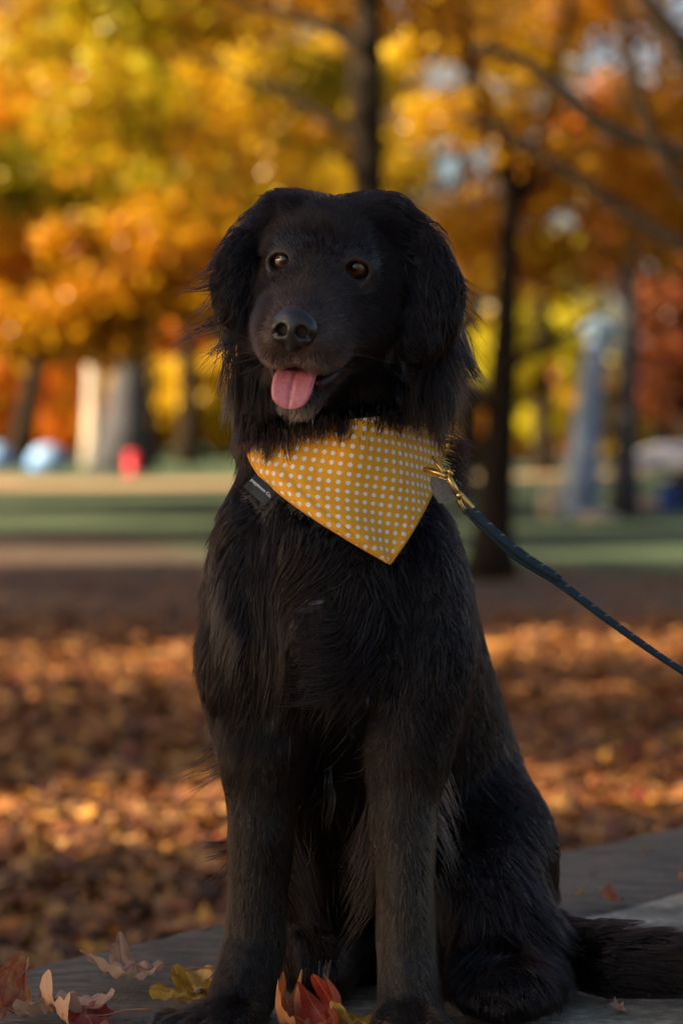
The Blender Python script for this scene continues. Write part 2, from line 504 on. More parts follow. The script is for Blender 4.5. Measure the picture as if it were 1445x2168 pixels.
def tree(name, label, x, y, h, r0, crown, mat, bmat=BARK, group=None, limbs=5, lean=(0, 0), leaf=.075, n=14000, seed=0, flare=1.5, first=.32, extra=(), limb_len=.42, off=(0, 0)):
    """crown = (centre height, rx, ry, rz, clumps, clump radius)"""
    gz = float(ground_z(x, y))
    root = tag(empty(name, (x, y, gz - .03)), label, 'tree', group)
    r = np.random.default_rng(seed)
    tp = trunk_pts((0, 0, 0), (lean[0], lean[1], h), .12 * h / 8, seed)
    rr = r0 * np.linspace(1, .28, len(tp)) ; rr[0] *= flare; rr[1] *= 1 + (flare - 1) * .25
    tube('trunk', tp, rr, bmat, root, 14)
    for i in range(limbs):
        u = first + (.9 - first) * i / max(1, limbs - 1); k = u * (len(tp) - 1); b = tp[int(k)] + (tp[min(int(k) + 1, len(tp) - 1)] - tp[int(k)]) * (k % 1)
        an = r.uniform(0, 6.28) + i * 2.4; L = limb_len * h * (1.15 - u * .6) * r.uniform(.8, 1.15)
        d = np.array([math.cos(an), math.sin(an), r.uniform(.25, .7)])
        pts = spline([b, b + d * L * .35 + [0, 0, .05 * L], b + d * L * .7 + [0, 0, .02 * L], b + d * L], 9)
        tube('limb', pts, np.linspace(r0 * .42 * (1.2 - u * .6), r0 * .06, 9), bmat, root, 7)
    for pl, ra in extra:                                            # limbs one can follow in the photograph, in world coordinates
        pts = spline(np.array(pl) - [x, y, gz - .03], 12)
        tube('limb', pts, np.linspace(ra, ra * .35, 12), bmat, root, 8)
    cz, rx, ry, rz, nc, cr = crown
    cl = clump_cloud((lean[0] * .7 + off[0], lean[1] * .7 + off[1], cz), (rx, ry, rz), nc, cr, seed + 1)
    c = crown_mesh(cl, n, leaf, mat, seed + 2); c.parent = root
    return root
def at(px, D, py=None):
    """ground position seen at pixel column px, D metres from the camera"""
    return (px - 722.5) * D / FPX, D + CAMY
# ---- trees one can follow in the photograph
T = tree
x, y = at(1038, 14.9)
def wl_(D, *l): return [tuple(W(a, b, D + CAMY + c)) for a, b, c in l]
T('maple_tree', 'ochre maple with a dark trunk standing just to the right of the dog', x, y, 2.9, .128, (4.3, 2.7, 2.2, 2.6, 50, .58), OCHRE, BARK, limbs=2, lean=(.14, .1), leaf=.052, n=19000, seed=3, first=.8, off=(.9, .95),
  extra=[(wl_(14.9, (1055, 810, 0), (1100, 760, -.05), (1180, 715, -.1), (1290, 640, -.2)), .05), (wl_(14.9, (1045, 870, 0), (1010, 835, 0), (960, 760, .1), (900, 650, .2)), .045),
         (wl_(14.9, (1072, 520, 0), (1082, 420, 0), (1050, 300, 0), (1000, 140, .1), (960, -60, .2)), .062), (wl_(14.9, (1074, 500, 0), (1095, 400, 0), (1150, 290, .1), (1180, 120, .2), (1230, -60, .3)), .058)])
x, y = at(772, 13.5)
T('maple_tree', 'ochre maple whose straight dark trunk rises behind the dog\'s head', x, y, 8.5, .100, (5.75, 3.0, 2.0, 2.1, 44, .6), OCHRE, BARK, limbs=4, lean=(.06, .2), leaf=.050, n=15000, seed=8, first=.50, off=(.3, 1.6),
  extra=[(wl_(13.5, (782, 110, 0), (680, 50, .2), (560, 20, .3), (430, -40, .4)), .05)])
x, y = at(1930, 10.5)
T('maple_tree', 'maple outside the right edge that reaches long dark limbs and amber leaves over the lawn', x, y, 8.0, .17, (4.7, 3.0, 2.6, 2.0, 34, .55), OCHRE, BARK, limbs=3, lean=(-.3, 0), leaf=.05, n=6500, seed=15, first=.6,
  extra=[(wl_(10.2, (1920, 560, 0), (1600, 400, 0), (1445, 325, 0), (1290, 275, 0), (1190, 195, 0), (1105, 125, 0), (1000, 95, 0)), .056),
         (wl_(9.8, (1920, 420, 0), (1520, 440, 0), (1400, 330, 0), (1350, 190, 0), (1330, 90, 0), (1290, -60, 0)), .036),
         (wl_(11.2, (1920, 700, 0), (1500, 545, 0), (1330, 455, 0), (1210, 370, 0), (1080, 285, 0), (960, 240, 0)), .046)])
x, y = at(1700, 7.4)
T('young_maple', 'near bare limbed maple whose dark branch cuts the upper right corner', x, y, 6.2, .09, (5.3, 1.3, 1.2, .9, 12, .4), OCHRE, BARK, limbs=3, leaf=.045, n=1200, seed=23, first=.6,
  extra=[(wl_(7.4, (1690, 420, 0), (1560, 240, 0), (1440, 95, 0), (1370, 5, 0), (1290, -120, 0)), .048)])
x, y = at(783, 24)
T('maple_tree', 'ochre maple with low drooping boughs in shade at left', x, y, 5.0, .12, (2.42, 1.5, 1.1, .70, 30, .40), OCHRE, BARK, limbs=3, leaf=.062, n=11000, seed=19, first=.5, off=(-2.75, 0), limb_len=.3,
  extra=[(wl_(24, (545, 640, 0), (430, 640, 0), (260, 620, 0), (60, 640, 0)), .05)])

# ---- trees across the lawn, left
x, y = at(262, 49)
T('old_tree', 'broad grey trunk between the pale trunk and the red bin at left', x, y, 13, .44, (6.9, 5.2, 4, 3.3, 44, 1.1), GOLD, GBARK, limbs=6, lean=(1.0, 0), leaf=.12, n=15000, seed=31, flare=1.7, first=.3)
x, y = at(196, 57)
T('pale_barked_tree', 'cream barked trunk lit by the sun left of the broad grey trunk', x, y, 11, .20, (7.0, 3.6, 3, 3.4, 30, 1.0), GOLD, PBARK, limbs=4, lean=(.3, 0), leaf=.13, n=8000, seed=37, flare=1.35, first=.4)
x, y = at(38, 62)
T('leaning_tree', 'dark leaning trunk near the left edge beside the blue tents', x, y, 12, .30, (7.4, 4.6, 3.5, 3.2, 36, 1.1), OCHRE, BARK, limbs=5, lean=(2.4, 0), leaf=.13, n=11000, seed=41, flare=1.3, first=.35)
x, y = at(402, 59)
T('slender_tree', 'slender dark trunk close to the dog\'s left shoulder across the lawn', x, y, 11, .24, (7.0, 3.6, 3, 2.9, 32, 1.0), ORANGE, BARK, limbs=4, lean=(-.1, 0), leaf=.13, n=9000, seed=43, first=.35)
x, y = at(783, 25)
T('yellow_tree', 'yellow green maple filling the upper left', x, y, 8.8, .15, (5.0, 3.2, 2.4, 2.35, 40, .75), LIME, BARK, limbs=5, lean=(.1, 0), leaf=.075, n=17000, seed=47, first=.45, off=(-3.2, 0))
x, y = at(783, 32)
T('golden_tree', 'golden yellow maple left of the dog\'s head', x, y, 10, .2, (5.2, 3.0, 2.4, 2.2, 38, .8), GOLD, BARK, limbs=5, lean=(-.1, 0), leaf=.085, n=13000, seed=53, first=.4, off=(-2.1, 0))
x, y = at(-140, 33)
T('orange_tree', 'bright orange tree at the left edge', x, y, 7.5, .18, (4.2, 2.5, 2.2, 1.9, 26, .7), ORANGE, BARK, limbs=5, leaf=.08, n=9000, seed=59, first=.4)
x, y = at(783, 38)
T('orange_tree', 'small orange tree behind the golden maple at left', x, y, 7.5, .15, (4.6, 1.9, 1.8, 1.5, 20, .7), ORANGE, BARK, limbs=4, leaf=.09, n=6000, seed=61, first=.45, off=(-3.3, 0))
x, y = at(783, 21)
T('maple_tree', 'ochre maple with hanging boughs directly left of the dog\'s ears', x, y + 1, 8, .13, (5.2, 3.0, 2.0, 2.3, 34, .65), OCHRE, BARK, limbs=5, lean=(-.1, 0), leaf=.06, n=5500, seed=67, first=.45, off=(-1.5, 0))

# ---- right
x, y = at(1320, 26)
T('grey_trunk_tree', 'thin grey trunk standing right of the pale blue post', x, y, 8.5, .125, (5.6, 2.8, 2.2, 2.2, 30, .7), OCHRE, GBARK, limbs=4, lean=(.1, 0), leaf=.07, n=9000, seed=71, first=.45)
x, y = at(1150, 46)
T('olive_tree', 'olive green and yellow tree low behind the lawn at right', x, y, 6.0, .2, (2.6, 1.25, 1.3, 2.1, 22, .6), LIME, BARK, limbs=4, leaf=.10, n=6500, seed=73, first=.3, limb_len=.25)
x, y = at(1455, 38)
T('russet_tree', 'dull red leaved tree at the right edge behind the white canopy', x, y, 7.0, .2, (3.4, 1.35, 1.6, 2.0, 26, .7), RUSSET, BARK, limbs=4, leaf=.09, n=11000, seed=79, first=.3, limb_len=.25)
x, y = at(985, 30)
T('golden_tree', 'golden tree between the two dark maple trunks right of the dog\'s head', x, y, 8.2, .10, (5.0, 1.5, 1.4, 1.9, 26, .6), GOLD, BARK, limbs=4, leaf=.072, n=6500, seed=97, first=.4, limb_len=.25)
x, y = at(1000, 52)
T('golden_tree', 'golden tree glowing behind the clip of the leash', x, y, 6.5, .2, (3.1, 2.0, 1.6, 2.6, 26, .75), GOLD, BARK, limbs=4, leaf=.11, n=8000, seed=83, first=.3, limb_len=.3)
x, y = at(1400, 48)
T('orange_tree', 'pale orange tree high behind the right hand limbs', x, y, 9.5, .2, (6.2, 2.3, 2, 1.9, 24, .8), ORANGE, BARK, limbs=4, leaf=.1, n=6500, seed=89, first=.4)

# ---- the far edge of the park
far = [(-60, 66, 3.6, ORANGE, 'at the left edge behind the blue tents'), (75, 72, 3.0, GOLD, 'behind the dark leaning trunk at left'), (155, 70, 3.2, ORANGE, 'between the leaning trunk and the pale trunk'),
       (330, 68, 3.4, GOLD, 'just right of the broad grey trunk and red bin'), (345, 76, 4.4, ORANGE, 'tallest behind the golden one right of the red bin'), (455, 70, 3.6, GOLD, 'between the slender trunk and the dog\'s neck fur'),
       (960, 70, 3.6, GOLD, 'between the dog\'s neck and the dark maple trunk'), (1090, 68, 2.6, OCHRE, 'low, left of the olive tree'), (1215, 72, 3.6, ORANGE, 'behind the leaning pale blue post'),
       (1290, 66, 3.0, GOLD, 'between the leaning post and the thin grey trunk'), (1380, 74, 3.6, RUSSET, 'dull red, right of the thin grey trunk'), (1520, 70, 3.6, ORANGE, 'outside the right edge')]
protos = {}
for i, (px, D, h, m, where) in enumerate(far):
    x, y = at(px, D)
    nm = {ORANGE: 'orange', GOLD: 'golden', OCHRE: 'ochre', RUSSET: 'russet'}[m]
    lab = nm + ' shrubby tree far off, ' + where
    if m not in protos:
        protos[m] = T('autumn_shrub', lab, x, y, h, .1, (h * .48, h * .52, h * .45, h * .47, 22, h * .2), m, BARK, group='shrubby trees in the far line', limbs=3, leaf=.13, n=5200, seed=100 + i, first=.15, limb_len=.3)
        protos[m]['h'] = h
    else:
        p = protos[m]; o = p.copy(); col.objects.link(o); o['label'] = lab; o.location = (x, y, float(ground_z(x, y)) - .03)
        s = h / p['h']; o.scale = (s, s, s); o.rotation_euler = (0, 0, i * 1.7)
        for ch in list(p.children):
            c = ch.copy(); col.objects.link(c); c.parent = o
darkp = None
for i, (px, D, h) in enumerate([(-60, 84, 13), (110, 88, 12), (290, 84, 14), (470, 86, 13.5), (640, 84, 14), (800, 88, 12), (930, 86, 8.0)]):
    x, y = at(px, D)
    if darkp is None:
        darkp = T('dark_tree', 'dark green tree, one of a row hidden mostly behind the autumn trees', x, y, h, .3, (h * .55, 3.6, 3, h * .45, 40, 1.4), DARKG, BARK, group='dark trees behind the autumn trees', limbs=4, leaf=.2, n=8000, seed=150, first=.3)
        hd = h
    else:
        o = darkp.copy(); col.objects.link(o); o.location = (x, y, GZ); s = h / hd; o.scale = (s, s, s); o.rotation_euler = (0, 0, i * 2.1)
        for ch in list(darkp.children):
            c = ch.copy(); col.objects.link(c); c.parent = o

# ---- the row of maples left of the view that shades the dog and stripes the ground
def caster(cx, gy0, gy1, zc, rz, seed, n, lab, mat=OCHRE, leaf=.1, rx=2.2):
    sh = (0 - cx) * (SUN.y / SUN.x)
    y0, y1 = gy0 - sh, gy1 - sh
    T('shade_maple', lab, cx, (y0 + y1) / 2, zc + rz * .9, .17, (zc, rx, max(.35, (y1 - y0) / 2 - .35), rz, 40, .7), mat, BARK, limbs=5, leaf=leaf, n=n, seed=seed, first=.45, limb_len=.22)
caster(-9.5, -3.6, .6, 5.1, 1.9, 201, 15000, 'maple left of the view nearest the camera, shading the dog')
caster(-8.2, -.6, 3.5, 4.4, 1.9, 203, 15000, 'maple left of the view abreast of the dog')
caster(-9.0, 4.2, 6.8, 4.3, 1.5, 205, 9000, 'narrow maple left of the view just beyond the first sunlit strip')
caster(-9.5, 8.3, 11.6, 4.4, 1.5, 207, 11000, 'maple left of the view beyond the second sunlit strip')
caster(-10, 11.0, 15.3, 4.6, 1.5, 209, 11000, 'maple left of the view in front of the bright turf')
caster(-11, 16.4, 21.5, 4.9, 1.4, 211, 12000, 'maple left of the view beyond the bright turf', rx=2.6)
caster(-13, 23.0, 30, 5.6, 1.5, 213, 12000, 'broad maple left of the view before the sandy path', rx=2.6, leaf=.13)

def tall(cx, y, zc, rx, ry, rz, seed, n, lab, leaf=.13):  # tall crowns added out of view, thinly leaved to let the sun through in patches
    T('added_dapple_maple', lab, cx, y, zc + rz, .24, (zc, rx, ry, rz, 34, .75), OCHRE, BARK, limbs=5, leaf=leaf, n=n, seed=seed, first=.5, limb_len=.2)
tall(-13, 8.8, 9.6, 3.0, 3.2, 2.5, 301, 4200, 'tall maple added out of view at left to dapple the near crowns')
tall(-14, 13.8, 9.8, 3.0, 2.6, 2.6, 303, 3000, 'tall maple added out of view at left to dapple the crowns, behind the first')
tall(-16, 20.5, 10.0, 3.2, 3.0, 2.6, 305, 1600, 'tall maple added out of view at left to dapple the crowns, abreast of the yellow green maple')
tall(-18, 29, 10.5, 3.4, 4.0, 2.8, 307, 1700, 'tall maple added out of view at left to dapple the crowns, before the far lawn', .16)

cl = []
rw = np.random.default_rng(9)
for sd in (-1, 1):
    for k in range(46): cl.append((sd * (15 + k * 1.5 + rw.uniform(-1, 1)), 74 + rw.uniform(-5, 9) - .35 * k, GZ + rw.uniform(1.2, 7.5), rw.uniform(1.2, 2.4), 1.0))
fw = crown_mesh(cl, 22000, .20, OCHRE, 555, .8); fw.name = 'far_wood'
tag(fw, 'hazy mass of autumn wood far beyond both edges of the lawn', kind='stuff')

# ---- small things across the lawn
paint = lambda nm, c, r=.5: simple(nm, c, r, .1, 8)
def lathe(name, prof, mat, parent=None, seg=20, loc=(0, 0, 0)):
    Vv = [(r * math.cos(2 * math.pi * j / seg) + loc[0], r * math.sin(2 * math.pi * j / seg) + loc[1], z + loc[2]) for r, z in prof for j in range(seg)]
    F = [(i * seg + j, i * seg + (j + 1) % seg, (i + 1) * seg + (j + 1) % seg, (i + 1) * seg + j) for i in range(len(prof) - 1) for j in range(seg)]
    F += [tuple(range(seg - 1, -1, -1)), tuple((len(prof) - 1) * seg + j for j in range(seg))]
    return mesh_obj(name, Vv, F, mat, parent)
def boxv(x0, x1, y0, y1, z0, z1):
    v = [(x, y, z) for x in (x0, x1) for y in (y0, y1) for z in (z0, z1)]
    return v, [(0, 1, 3, 2), (4, 6, 7, 5), (0, 4, 5, 1), (2, 3, 7, 6), (0, 2, 6, 4), (1, 5, 7, 3)]
def box(name, b, mat, parent=None, bev=.01):
    v, f = boxv(*b); bm = bmesh.new(); vs = [bm.verts.new(p) for p in v]
    for q in f: bm.faces.new([vs[i] for i in q])
    if bev: bmesh.ops.bevel(bm, geom=list(bm.edges), offset=bev, segments=2, affect='EDGES', profile=.6)
    me = bpy.data.meshes.new(name); bm.to_mesh(me); bm.free(); me.materials.append(mat)
    return link(bpy.data.objects.new(name, me), parent)

# blue dome tents
def dome(name, label, px, D, w, h):
    x, y = at(px, D); g = float(ground_z(x, y))
    root = tag(empty(name, (x, y, g)), label, 'tent', 'dome tents at the far left')
    r = w / 2
    prof = [(r * math.cos(a), h * math.sin(a) ** .9) for a in np.linspace(0, 1.5, 12)]
    low = [p for p in prof if p[1] < h * .45]; 
    lathe('skirt', low, paint('blue_tent_cloth', (.06, .20, .50)), root, 24)
    lathe('fly', prof[len(low) - 1:], paint('pale_tent_cloth', (.26, .42, .68)), root, 24)
    a = np.linspace(-.5, .5, 6)
    V_ = [(r * 1.01 * math.sin(t_), -r * 1.01 * math.cos(t_), z) for z in (.02, h * .34) for t_ in a]
    mesh_obj('door', V_, [(i, i + 1, i + 7, i + 6) for i in range(5)], paint('tent_door_cloth', (.10, .16, .30)), root)
dome('dome_tent', 'light blue dome tent right of the dark leaning trunk', 102, 52, .92, .52)
dome('dome_tent', 'light blue dome tent cut by the left edge', -8, 54, .90, .54)
# red bin
x, y = at(281, 45.5); g = float(ground_z(x, y))
rb = tag(empty('litter_bin', (x, y, g)), 'small red bin on the lawn before the broad grey trunk', 'bin')
lathe('drum', [(.10, 0), (.115, .04), (.128, .34)], paint('red_paint', (.55, .015, .03)), rb)
lathe('lid', [(.135, .345), (.135, .37), (.11, .43), (.04, .46)], paint('red_lid_paint', (.60, .02, .04)), rb)
# leaning pale post with round head
x, y = at(1238, 26.5); g = float(ground_z(x, y))
po = tag(empty('leaning_post', (x, y, g)), 'pale blue grey leaning post with a round head on the right lawn', 'post')
pm = paint('pale_blue_paint', (.26, .34, .48), .6)
tube('shaft', [(-.06, 0, 0), (-.02, 0, .5), (.02, 0, 1.0), (.07, 0, 1.5), (.13, 0, 1.88)], [.20, .18, .155, .13, .12], pm, po, 16)
lathe('round_head', [(.04, 1.86), (.17, 1.93), (.20, 2.03), (.16, 2.13), (.05, 2.19)], paint('pale_blue_head_paint', (.30, .42, .58), .5), po, 18, (.16, 0, 0))
lathe('foot_plate', [(.30, -.02), (.30, .03), (.25, .05)], pm, po, 18, (-.06, 0, 0))
# tan mounds that stand in for sunlit spots by the leaning post
def sun_spot_mound(label, px, D, w, h, c, seed):
    x, y = at(px, D); g = float(ground_z(x, y)); bm = bmesh.new(); bmesh.ops.create_icosphere(bm, subdivisions=3, radius=1)
    for v in bm.verts:
        q = 1 + .12 * math.sin(v.co.x * 3 + seed) * math.sin(v.co.y * 2.7 + seed * 2) + .06 * math.sin(v.co.z * 7 + seed)
        v.co = Vector((v.co.x * w / 2 * q, v.co.y * w / 2 * q, v.co.z * h * .6 * q + h * .36))
    me = bpy.data.meshes.new('sun_spot_mound'); bm.to_mesh(me); bm.free(); me.polygons.foreach_set('use_smooth', [True] * len(me.polygons))
    me.materials.append(simple('sun_spot_tan', c, .9, .25, 6, .4))
    o = link(bpy.data.objects.new('sun_spot_mound', me)); o.location = (x, y, g); tag(o, label, 'sun_spot_mound')
sun_spot_mound('upright tan mound for a pale sunlit spot left of the leaning post', 1168, 25.5, .30, .36, (.58, .44, .30), 1)
sun_spot_mound('flat tan mound for a sunlit patch of ground at the foot of the leaning post', 1262, 24.6, .40, .12, (.50, .40, .26), 2)
# white canopy with things below
x, y = at(1470, 31); g = float(ground_z(x, y))
cn = tag(empty('canopy', (x, y, g)), 'low white canopy on thin legs at the right edge', 'canopy')
wm = paint('white_cloth', (.34, .33, .36)); mt = paint('grey_steel', (.30, .31, .33), .4)
V_ = [(-.95, -.6, .40), (.95, -.6, .40), (.95, .6, .40), (-.95, .6, .40), (-.95, -.6, .52), (.95, -.6, .52), (.95, .6, .52), (-.95, .6, .52), (-.45, 0, .72), (.45, 0, .72)]
mesh_obj('roof', V_, [(0, 1, 5, 4), (1, 2, 6, 5), (2, 3, 7, 6), (3, 0, 4, 7), (4, 5, 9, 8), (5, 6, 9), (6, 7, 8, 9), (7, 4, 8)], wm, cn, False)
for sx_ in (-.9, .9):
    for sy_ in (-.55, .55): tube('leg', [(sx_, sy_, 0), (sx_, sy_, .2), (sx_, sy_, .41)], .018, mt, cn, 8)
x, y = at(1413, 27.5); g = float(ground_z(x, y))
cb = tag(empty('cool_box', (x, y, g)), 'blue cool box on the grass under the white canopy', 'box')
box('chest', (-.10, .10, -.09, .09, .01, .26), paint('blue_plastic', (.02, .06, .28)), cb); box('lid', (-.105, .105, -.095, .095, .263, .30), paint('dark_blue_plastic', (.015, .04, .20)), cb)
x, y = at(1447, 27.8); g = float(ground_z(x, y))
bgm = simple('black_canvas', (.012, .012, .018), .9)
bb = tag(empty('duffel_bag', (x, y, g)), 'black bag right of the blue cool box', 'bag')
tube('bag_body', [(-.14, 0, .13), (-.11, 0, .13), (0, 0, .135), (.11, 0, .13), (.14, 0, .13)], [.08, .125, .13, .125, .08], bgm, bb, 14)
tube('handle', spline([(-.06, 0, .25), (-.04, 0, .33), (.04, 0, .33), (.06, 0, .25)], 10), .01, bgm, bb, 6)
x, y = at(1366, 27.2); g = float(ground_z(x, y))
tag(lathe('cushion', [(.06, 0), (.13, .02), (.15, .07), (.12, .13), (.05, .15)], paint('dusty_pink_cloth', (.42, .22, .20), .9), None, 18, (x, y, g)), 'dusty pink cushion on the grass left of the blue cool box', 'cushion')

# ------------------------------------------------------------------ leaf litter behind the ledge
def litter(n, y0, y1, seed):
    r = np.random.default_rng(seed)
    y = y0 + (y1 - y0) * r.random(n) ** 1.0
    half = (y - CAMY) * .17 + .8
    x = (r.random(n) * 2 - 1) * half
    pr = np.clip(1.15 - np.clip(y - 6.0, 0, 99) / 3.6, .03, 1)
    k = r.random(n) < pr; x, y = x[k], y[k]
    # none inside the ledge
    a = (x - o_[0]) * u_[0] + (y - o_[1]) * u_[1]; b = (x - o_[0]) * n_[0] + (y - o_[1]) * n_[1]
    k = ~((b > -.02) & (b < 1.05) & (a > -1.65) & (a < 2.65)); x, y = x[k], y[k]
    n = len(x)
    s = r.uniform(.020, .044, n)
    an = r.uniform(0, 6.283, n); tilt = r.normal(0, .24, (n, 2))
    # five lobed outline round a raised middle
    ang = np.radians([-90, -52, -20, 12, 48, 70, 90, 110, 132, 168, 200, 232]); rad = np.array([.55, .75, .50, 1.0, .52, .62, 1.15, .62, .52, 1.0, .50, .75])
    px = np.cos(ang) * rad; py = np.sin(ang) * rad; m = len(ang)
    curl = r.uniform(-.25, .7, n)
    X = np.concatenate([[0], px]); Y = np.concatenate([[0], py])
    Zl = curl[:, None] * (X ** 2 + Y ** 2)[None] * .45 + r.normal(0, .10, (n, m + 1))
    lx, ly = X[None] * s[:, None], Y[None] * s[:, None]; lz = Zl * s[:, None] + lx * tilt[:, :1] + ly * tilt[:, 1:]
    wx = lx * np.cos(an)[:, None] - ly * np.sin(an)[:, None] + x[:, None]; wy = lx * np.sin(an)[:, None] + ly * np.cos(an)[:, None] + y[:, None]
    lz = lz - lz.min(1)[:, None] * .6
    wz = ground_z(x, y)[:, None] + .004 + lz + r.uniform(0, .03, (n, 1))
    Vv = np.stack([wx, wy, wz], -1).reshape(-1, 3)
    b0 = (np.arange(n) * (m + 1))[:, None]
    k = np.arange(m)
    F = np.stack([np.broadcast_to(b0, (n, m)), b0 + 1 + k[None], b0 + 1 + (k[None] + 1) % m], -1).reshape(-1, 3)
    t = NT('fallen_leaf_litter')
    a = t.node('ShaderNodeAttribute', _attribute_name='leaf')
    c = t.ramp(a.outputs['Fac'], [(.0, (.065, .019, .007)), (.2, (.115, .036, .010)), (.42, (.21, .062, .012)), (.58, (.29, .105, .018)), (.75, (.36, .175, .055)), (.90, (.42, .18, .014)), (1, (.25, .032, .010))])
    t.base(c); t.set(Roughness=.65)
    o = fast_mesh('leaf_litter', Vv, F, t.m, None, False, 3)
    at_ = o.data.attributes.new('leaf', 'FLOAT', 'FACE'); at_.data.foreach_set('value', np.repeat(r.random(n), m).astype(np.float32))
    tag(o, 'thick layer of fallen brown and orange maple leaves on the ground', kind='stuff')
litter(80000, -3.0, 14, 77)
# ------------------------------------------------------------------ the dog
def rotm(yaw, pitch, roll):
    """yaw to the picture's left, pitch nose down, roll right side down (degrees)"""
    Rz = Matrix.Rotation(math.radians(-yaw), 3, 'Z'); Rx = Matrix.Rotation(math.radians(pitch), 3, 'X'); Ry = Matrix.Rotation(math.radians(roll), 3, 'Y')
    return np.array(Ry @ Rz @ Rx)
HR = rotm(9.5, 12.5, 6.5)
HO = W(678, 562, -0.02)
def H(x, y, z): return HO + HR @ np.array([x, y, z], float)

S = SDF(axis((-.25, -.12, .006), (-.12, .105, .0021), (.105, .25, .005), (.25, .5, .01)),
        axis((-.2, .06, .0024), (.06, .58, .006)),
        axis((-.012, .515, .0052), (.515, .79, .0021)))
# trunk
S.ell(W(706, 1260, .09), (.082, .110, .155), .03)
S.ell(W(900, 1345, .075), (.038, .07, .12), .03)
S.ell(W(530, 1330, .08), (.038, .07, .12), .03)
S.cone(W(705, 1130, .10), .088, W(708, 800, .105), .076, .03)
S.cone(W(700, 800, .105), .078, H(0, .055, -.01), .062, .03)
S.cone(W(740, 1300, .13), .112, W(905, 1860, .36), .122, .03)
S.cone(W(720, 1480, .12), .085, W(720, 1960, .24), .09, .03)
S.ell(W(905, 1890, .38), .118, .03)
# front legs
S.chain([(W(880, 1400, .05), .048), (W(864, 1570, .03), .038), (W(852, 1730, .015), .0265), (W(858, 1900, .005), .0225), (W(860, 2020, .003), .0235), (W(866, 2120, -.008), .0245)], .02)
S.ell((.061, -.048, .012), (.033, .050, .016), .014)
S.chain([(W(545, 1400, .07), .048), (W(558, 1580, .05), .037), (W(552, 1750, .04), .0265), (W(545, 1900, .04), .0235), (W(540, 1990, .04), .0245), (W(512, 2110, .020), .0260)], .02)
Rp = np.array(Matrix.Rotation(math.radians(-35), 3, 'Z'))
S.ell((-.108, -.028, .012), (.034, .050, .016), .014, R=Rp)
for (bx, by, an) in ((.061, -.045, 0), (-.108, -.025, -35)):
    R_ = np.array(Matrix.Rotation(math.radians(an), 3, 'Z'))
    for i, tx in enumerate((-.027, -.0095, .0095, .027)):
        c = np.array([bx, by, .010]) + R_ @ np.array([tx, -.050 if i in (1, 2) else -.040, 0])
        S.ell(c, (.0112, .02, .0135), .004, R=R_)
# hind quarters
S.ell(W(1028, 1835, .22), (.056, .10, .10), .03)
S.cone(W(1030, 1800, .2), .06, W(1005, 1900, .10), .045, .03)
S.cone(W(1005, 1930, .12), .050, (.150, .10, .055), .052, .03)
S.ell((.150, .045, .030), (.046, .075, .030), .03)
S.ell(W(640, 1850, .26), (.05, .10, .10), .03)
S.ell((-.02, .12, .03), (.034, .07, .028), .02)
S.chain([((.17, .18, .042), .030), ((.25, .10, .032), .026), ((.34, .085, .034), .025), ((.46, .075, .03), .016)], .02)
# skull
S.ell(H(0, .085, -.008), (.058, .088, .053), .02, R=HR)
S.ell(H(0, .030, .000), (.036, .034, .028), .025, R=HR)
S.ell(W(615, 456, .055), (.028, .045, .020), .02)
S.ell(W(800, 462, .05), (.028, .045, .020), .02)
for s in (-1, 1):
    S.ell(H(s * .027, .014, .0095), (.020, .017, .013), .02, R=HR)       # brow
    S.ell(H(s * .037, .048, -.035), (.030, .054, .044), .02, R=HR)       # cheek
    S.ell(H(s * .0325, .006, 0), (.0155, .0155, .0150), .010, R=HR)       # lids
    S.cone(H(s * .020, .002, -.016), .021, H(s * .017, -.06, -.037), .020, .02)
S.cone(H(0, .0, -.012), .022, H(0, -.088, -.036), .018, .014)            # bridge
# lower jaw, then the open mouth cut in, then the lips
S.cone(H(0, .045, -.075), .040, H(0, -.062, -.1060), .0160, .02)
for s in (-1, 1):
    S.ell(H(s * .0168, -.070, -.0545), (.0200, .034, .0260), .010, R=HR)
    S.ell(H(s * .0228, -.038, -.0555), (.0172, .042, .027), .012, R=HR)
    S.cone(H(s * .027, -.008, -.050), .022, H(s * .034, .03, -.058), .027, .02)
S.ell(H(0, -.088, -.052), (.016, .012, .020), .008, R=HR)
Rm = HR @ np.array(Matrix.Rotation(math.radians(6), 3, 'X'))
MC, MR = H(0, -.050, -.0880), (.0285, .052, .0085)
S.ell(MC, MR, .004, R=Rm, sub=True)
for s in (-1, 1):
    S.cone(H(s * .026, -.055, -.0820), .003, H(s * .039, .002, -.072), .0028, .003, sub=True)
    S.chain([(H(s * .019, -.063, -.0935), .0042), (H(s * .031, -.035, -.0870), .0042), (H(s * .040, .002, -.0775), .003)], .004)   # lower lip rim
S.cone(H(0, -.1, -.052), .0012, H(0, -.106, -.078), .0012, .003, sub=True)   # philtrum
eyes = []
for s in (-1, 1):
    e = H(s * .0325, .006, 0)
    g = HR @ np.array([s * .16, -1, 0.0]); g /= np.linalg.norm(g)
    Re = HR @ np.array(Matrix.Rotation(math.radians(9 * s), 3, 'Y'))
    S.ell(e + g * .0145, (.0114, .0135, .0089), .0020, R=Re, sub=True)
    S.cone(e + g * .0130 + Re @ np.array([-s * .006, 0, -.002]), .0035, e + g * .0135 + Re @ np.array([-s * .0136, 0, -.0062]), .0012, .002, sub=True)
    arc = [(e + g * (.0120 - .0012 * abs(math.cos(a))) + Re @ np.array([math.cos(a) * .0129, 0, math.sin(a) * .0098 + .0001]), .0021) for a in np.linspace(-.25, 3.39, 9)]
    S.chain(arc, .0025)
    arc = [(e + g * (.0122 - .0012 * abs(math.cos(a))) + Re @ np.array([math.cos(a) * .0124, 0, math.sin(a) * .0101]), .0015) for a in np.linspace(3.5, 5.9, 7)]
    S.chain(arc, .0025)
    eyes.append((e, g))
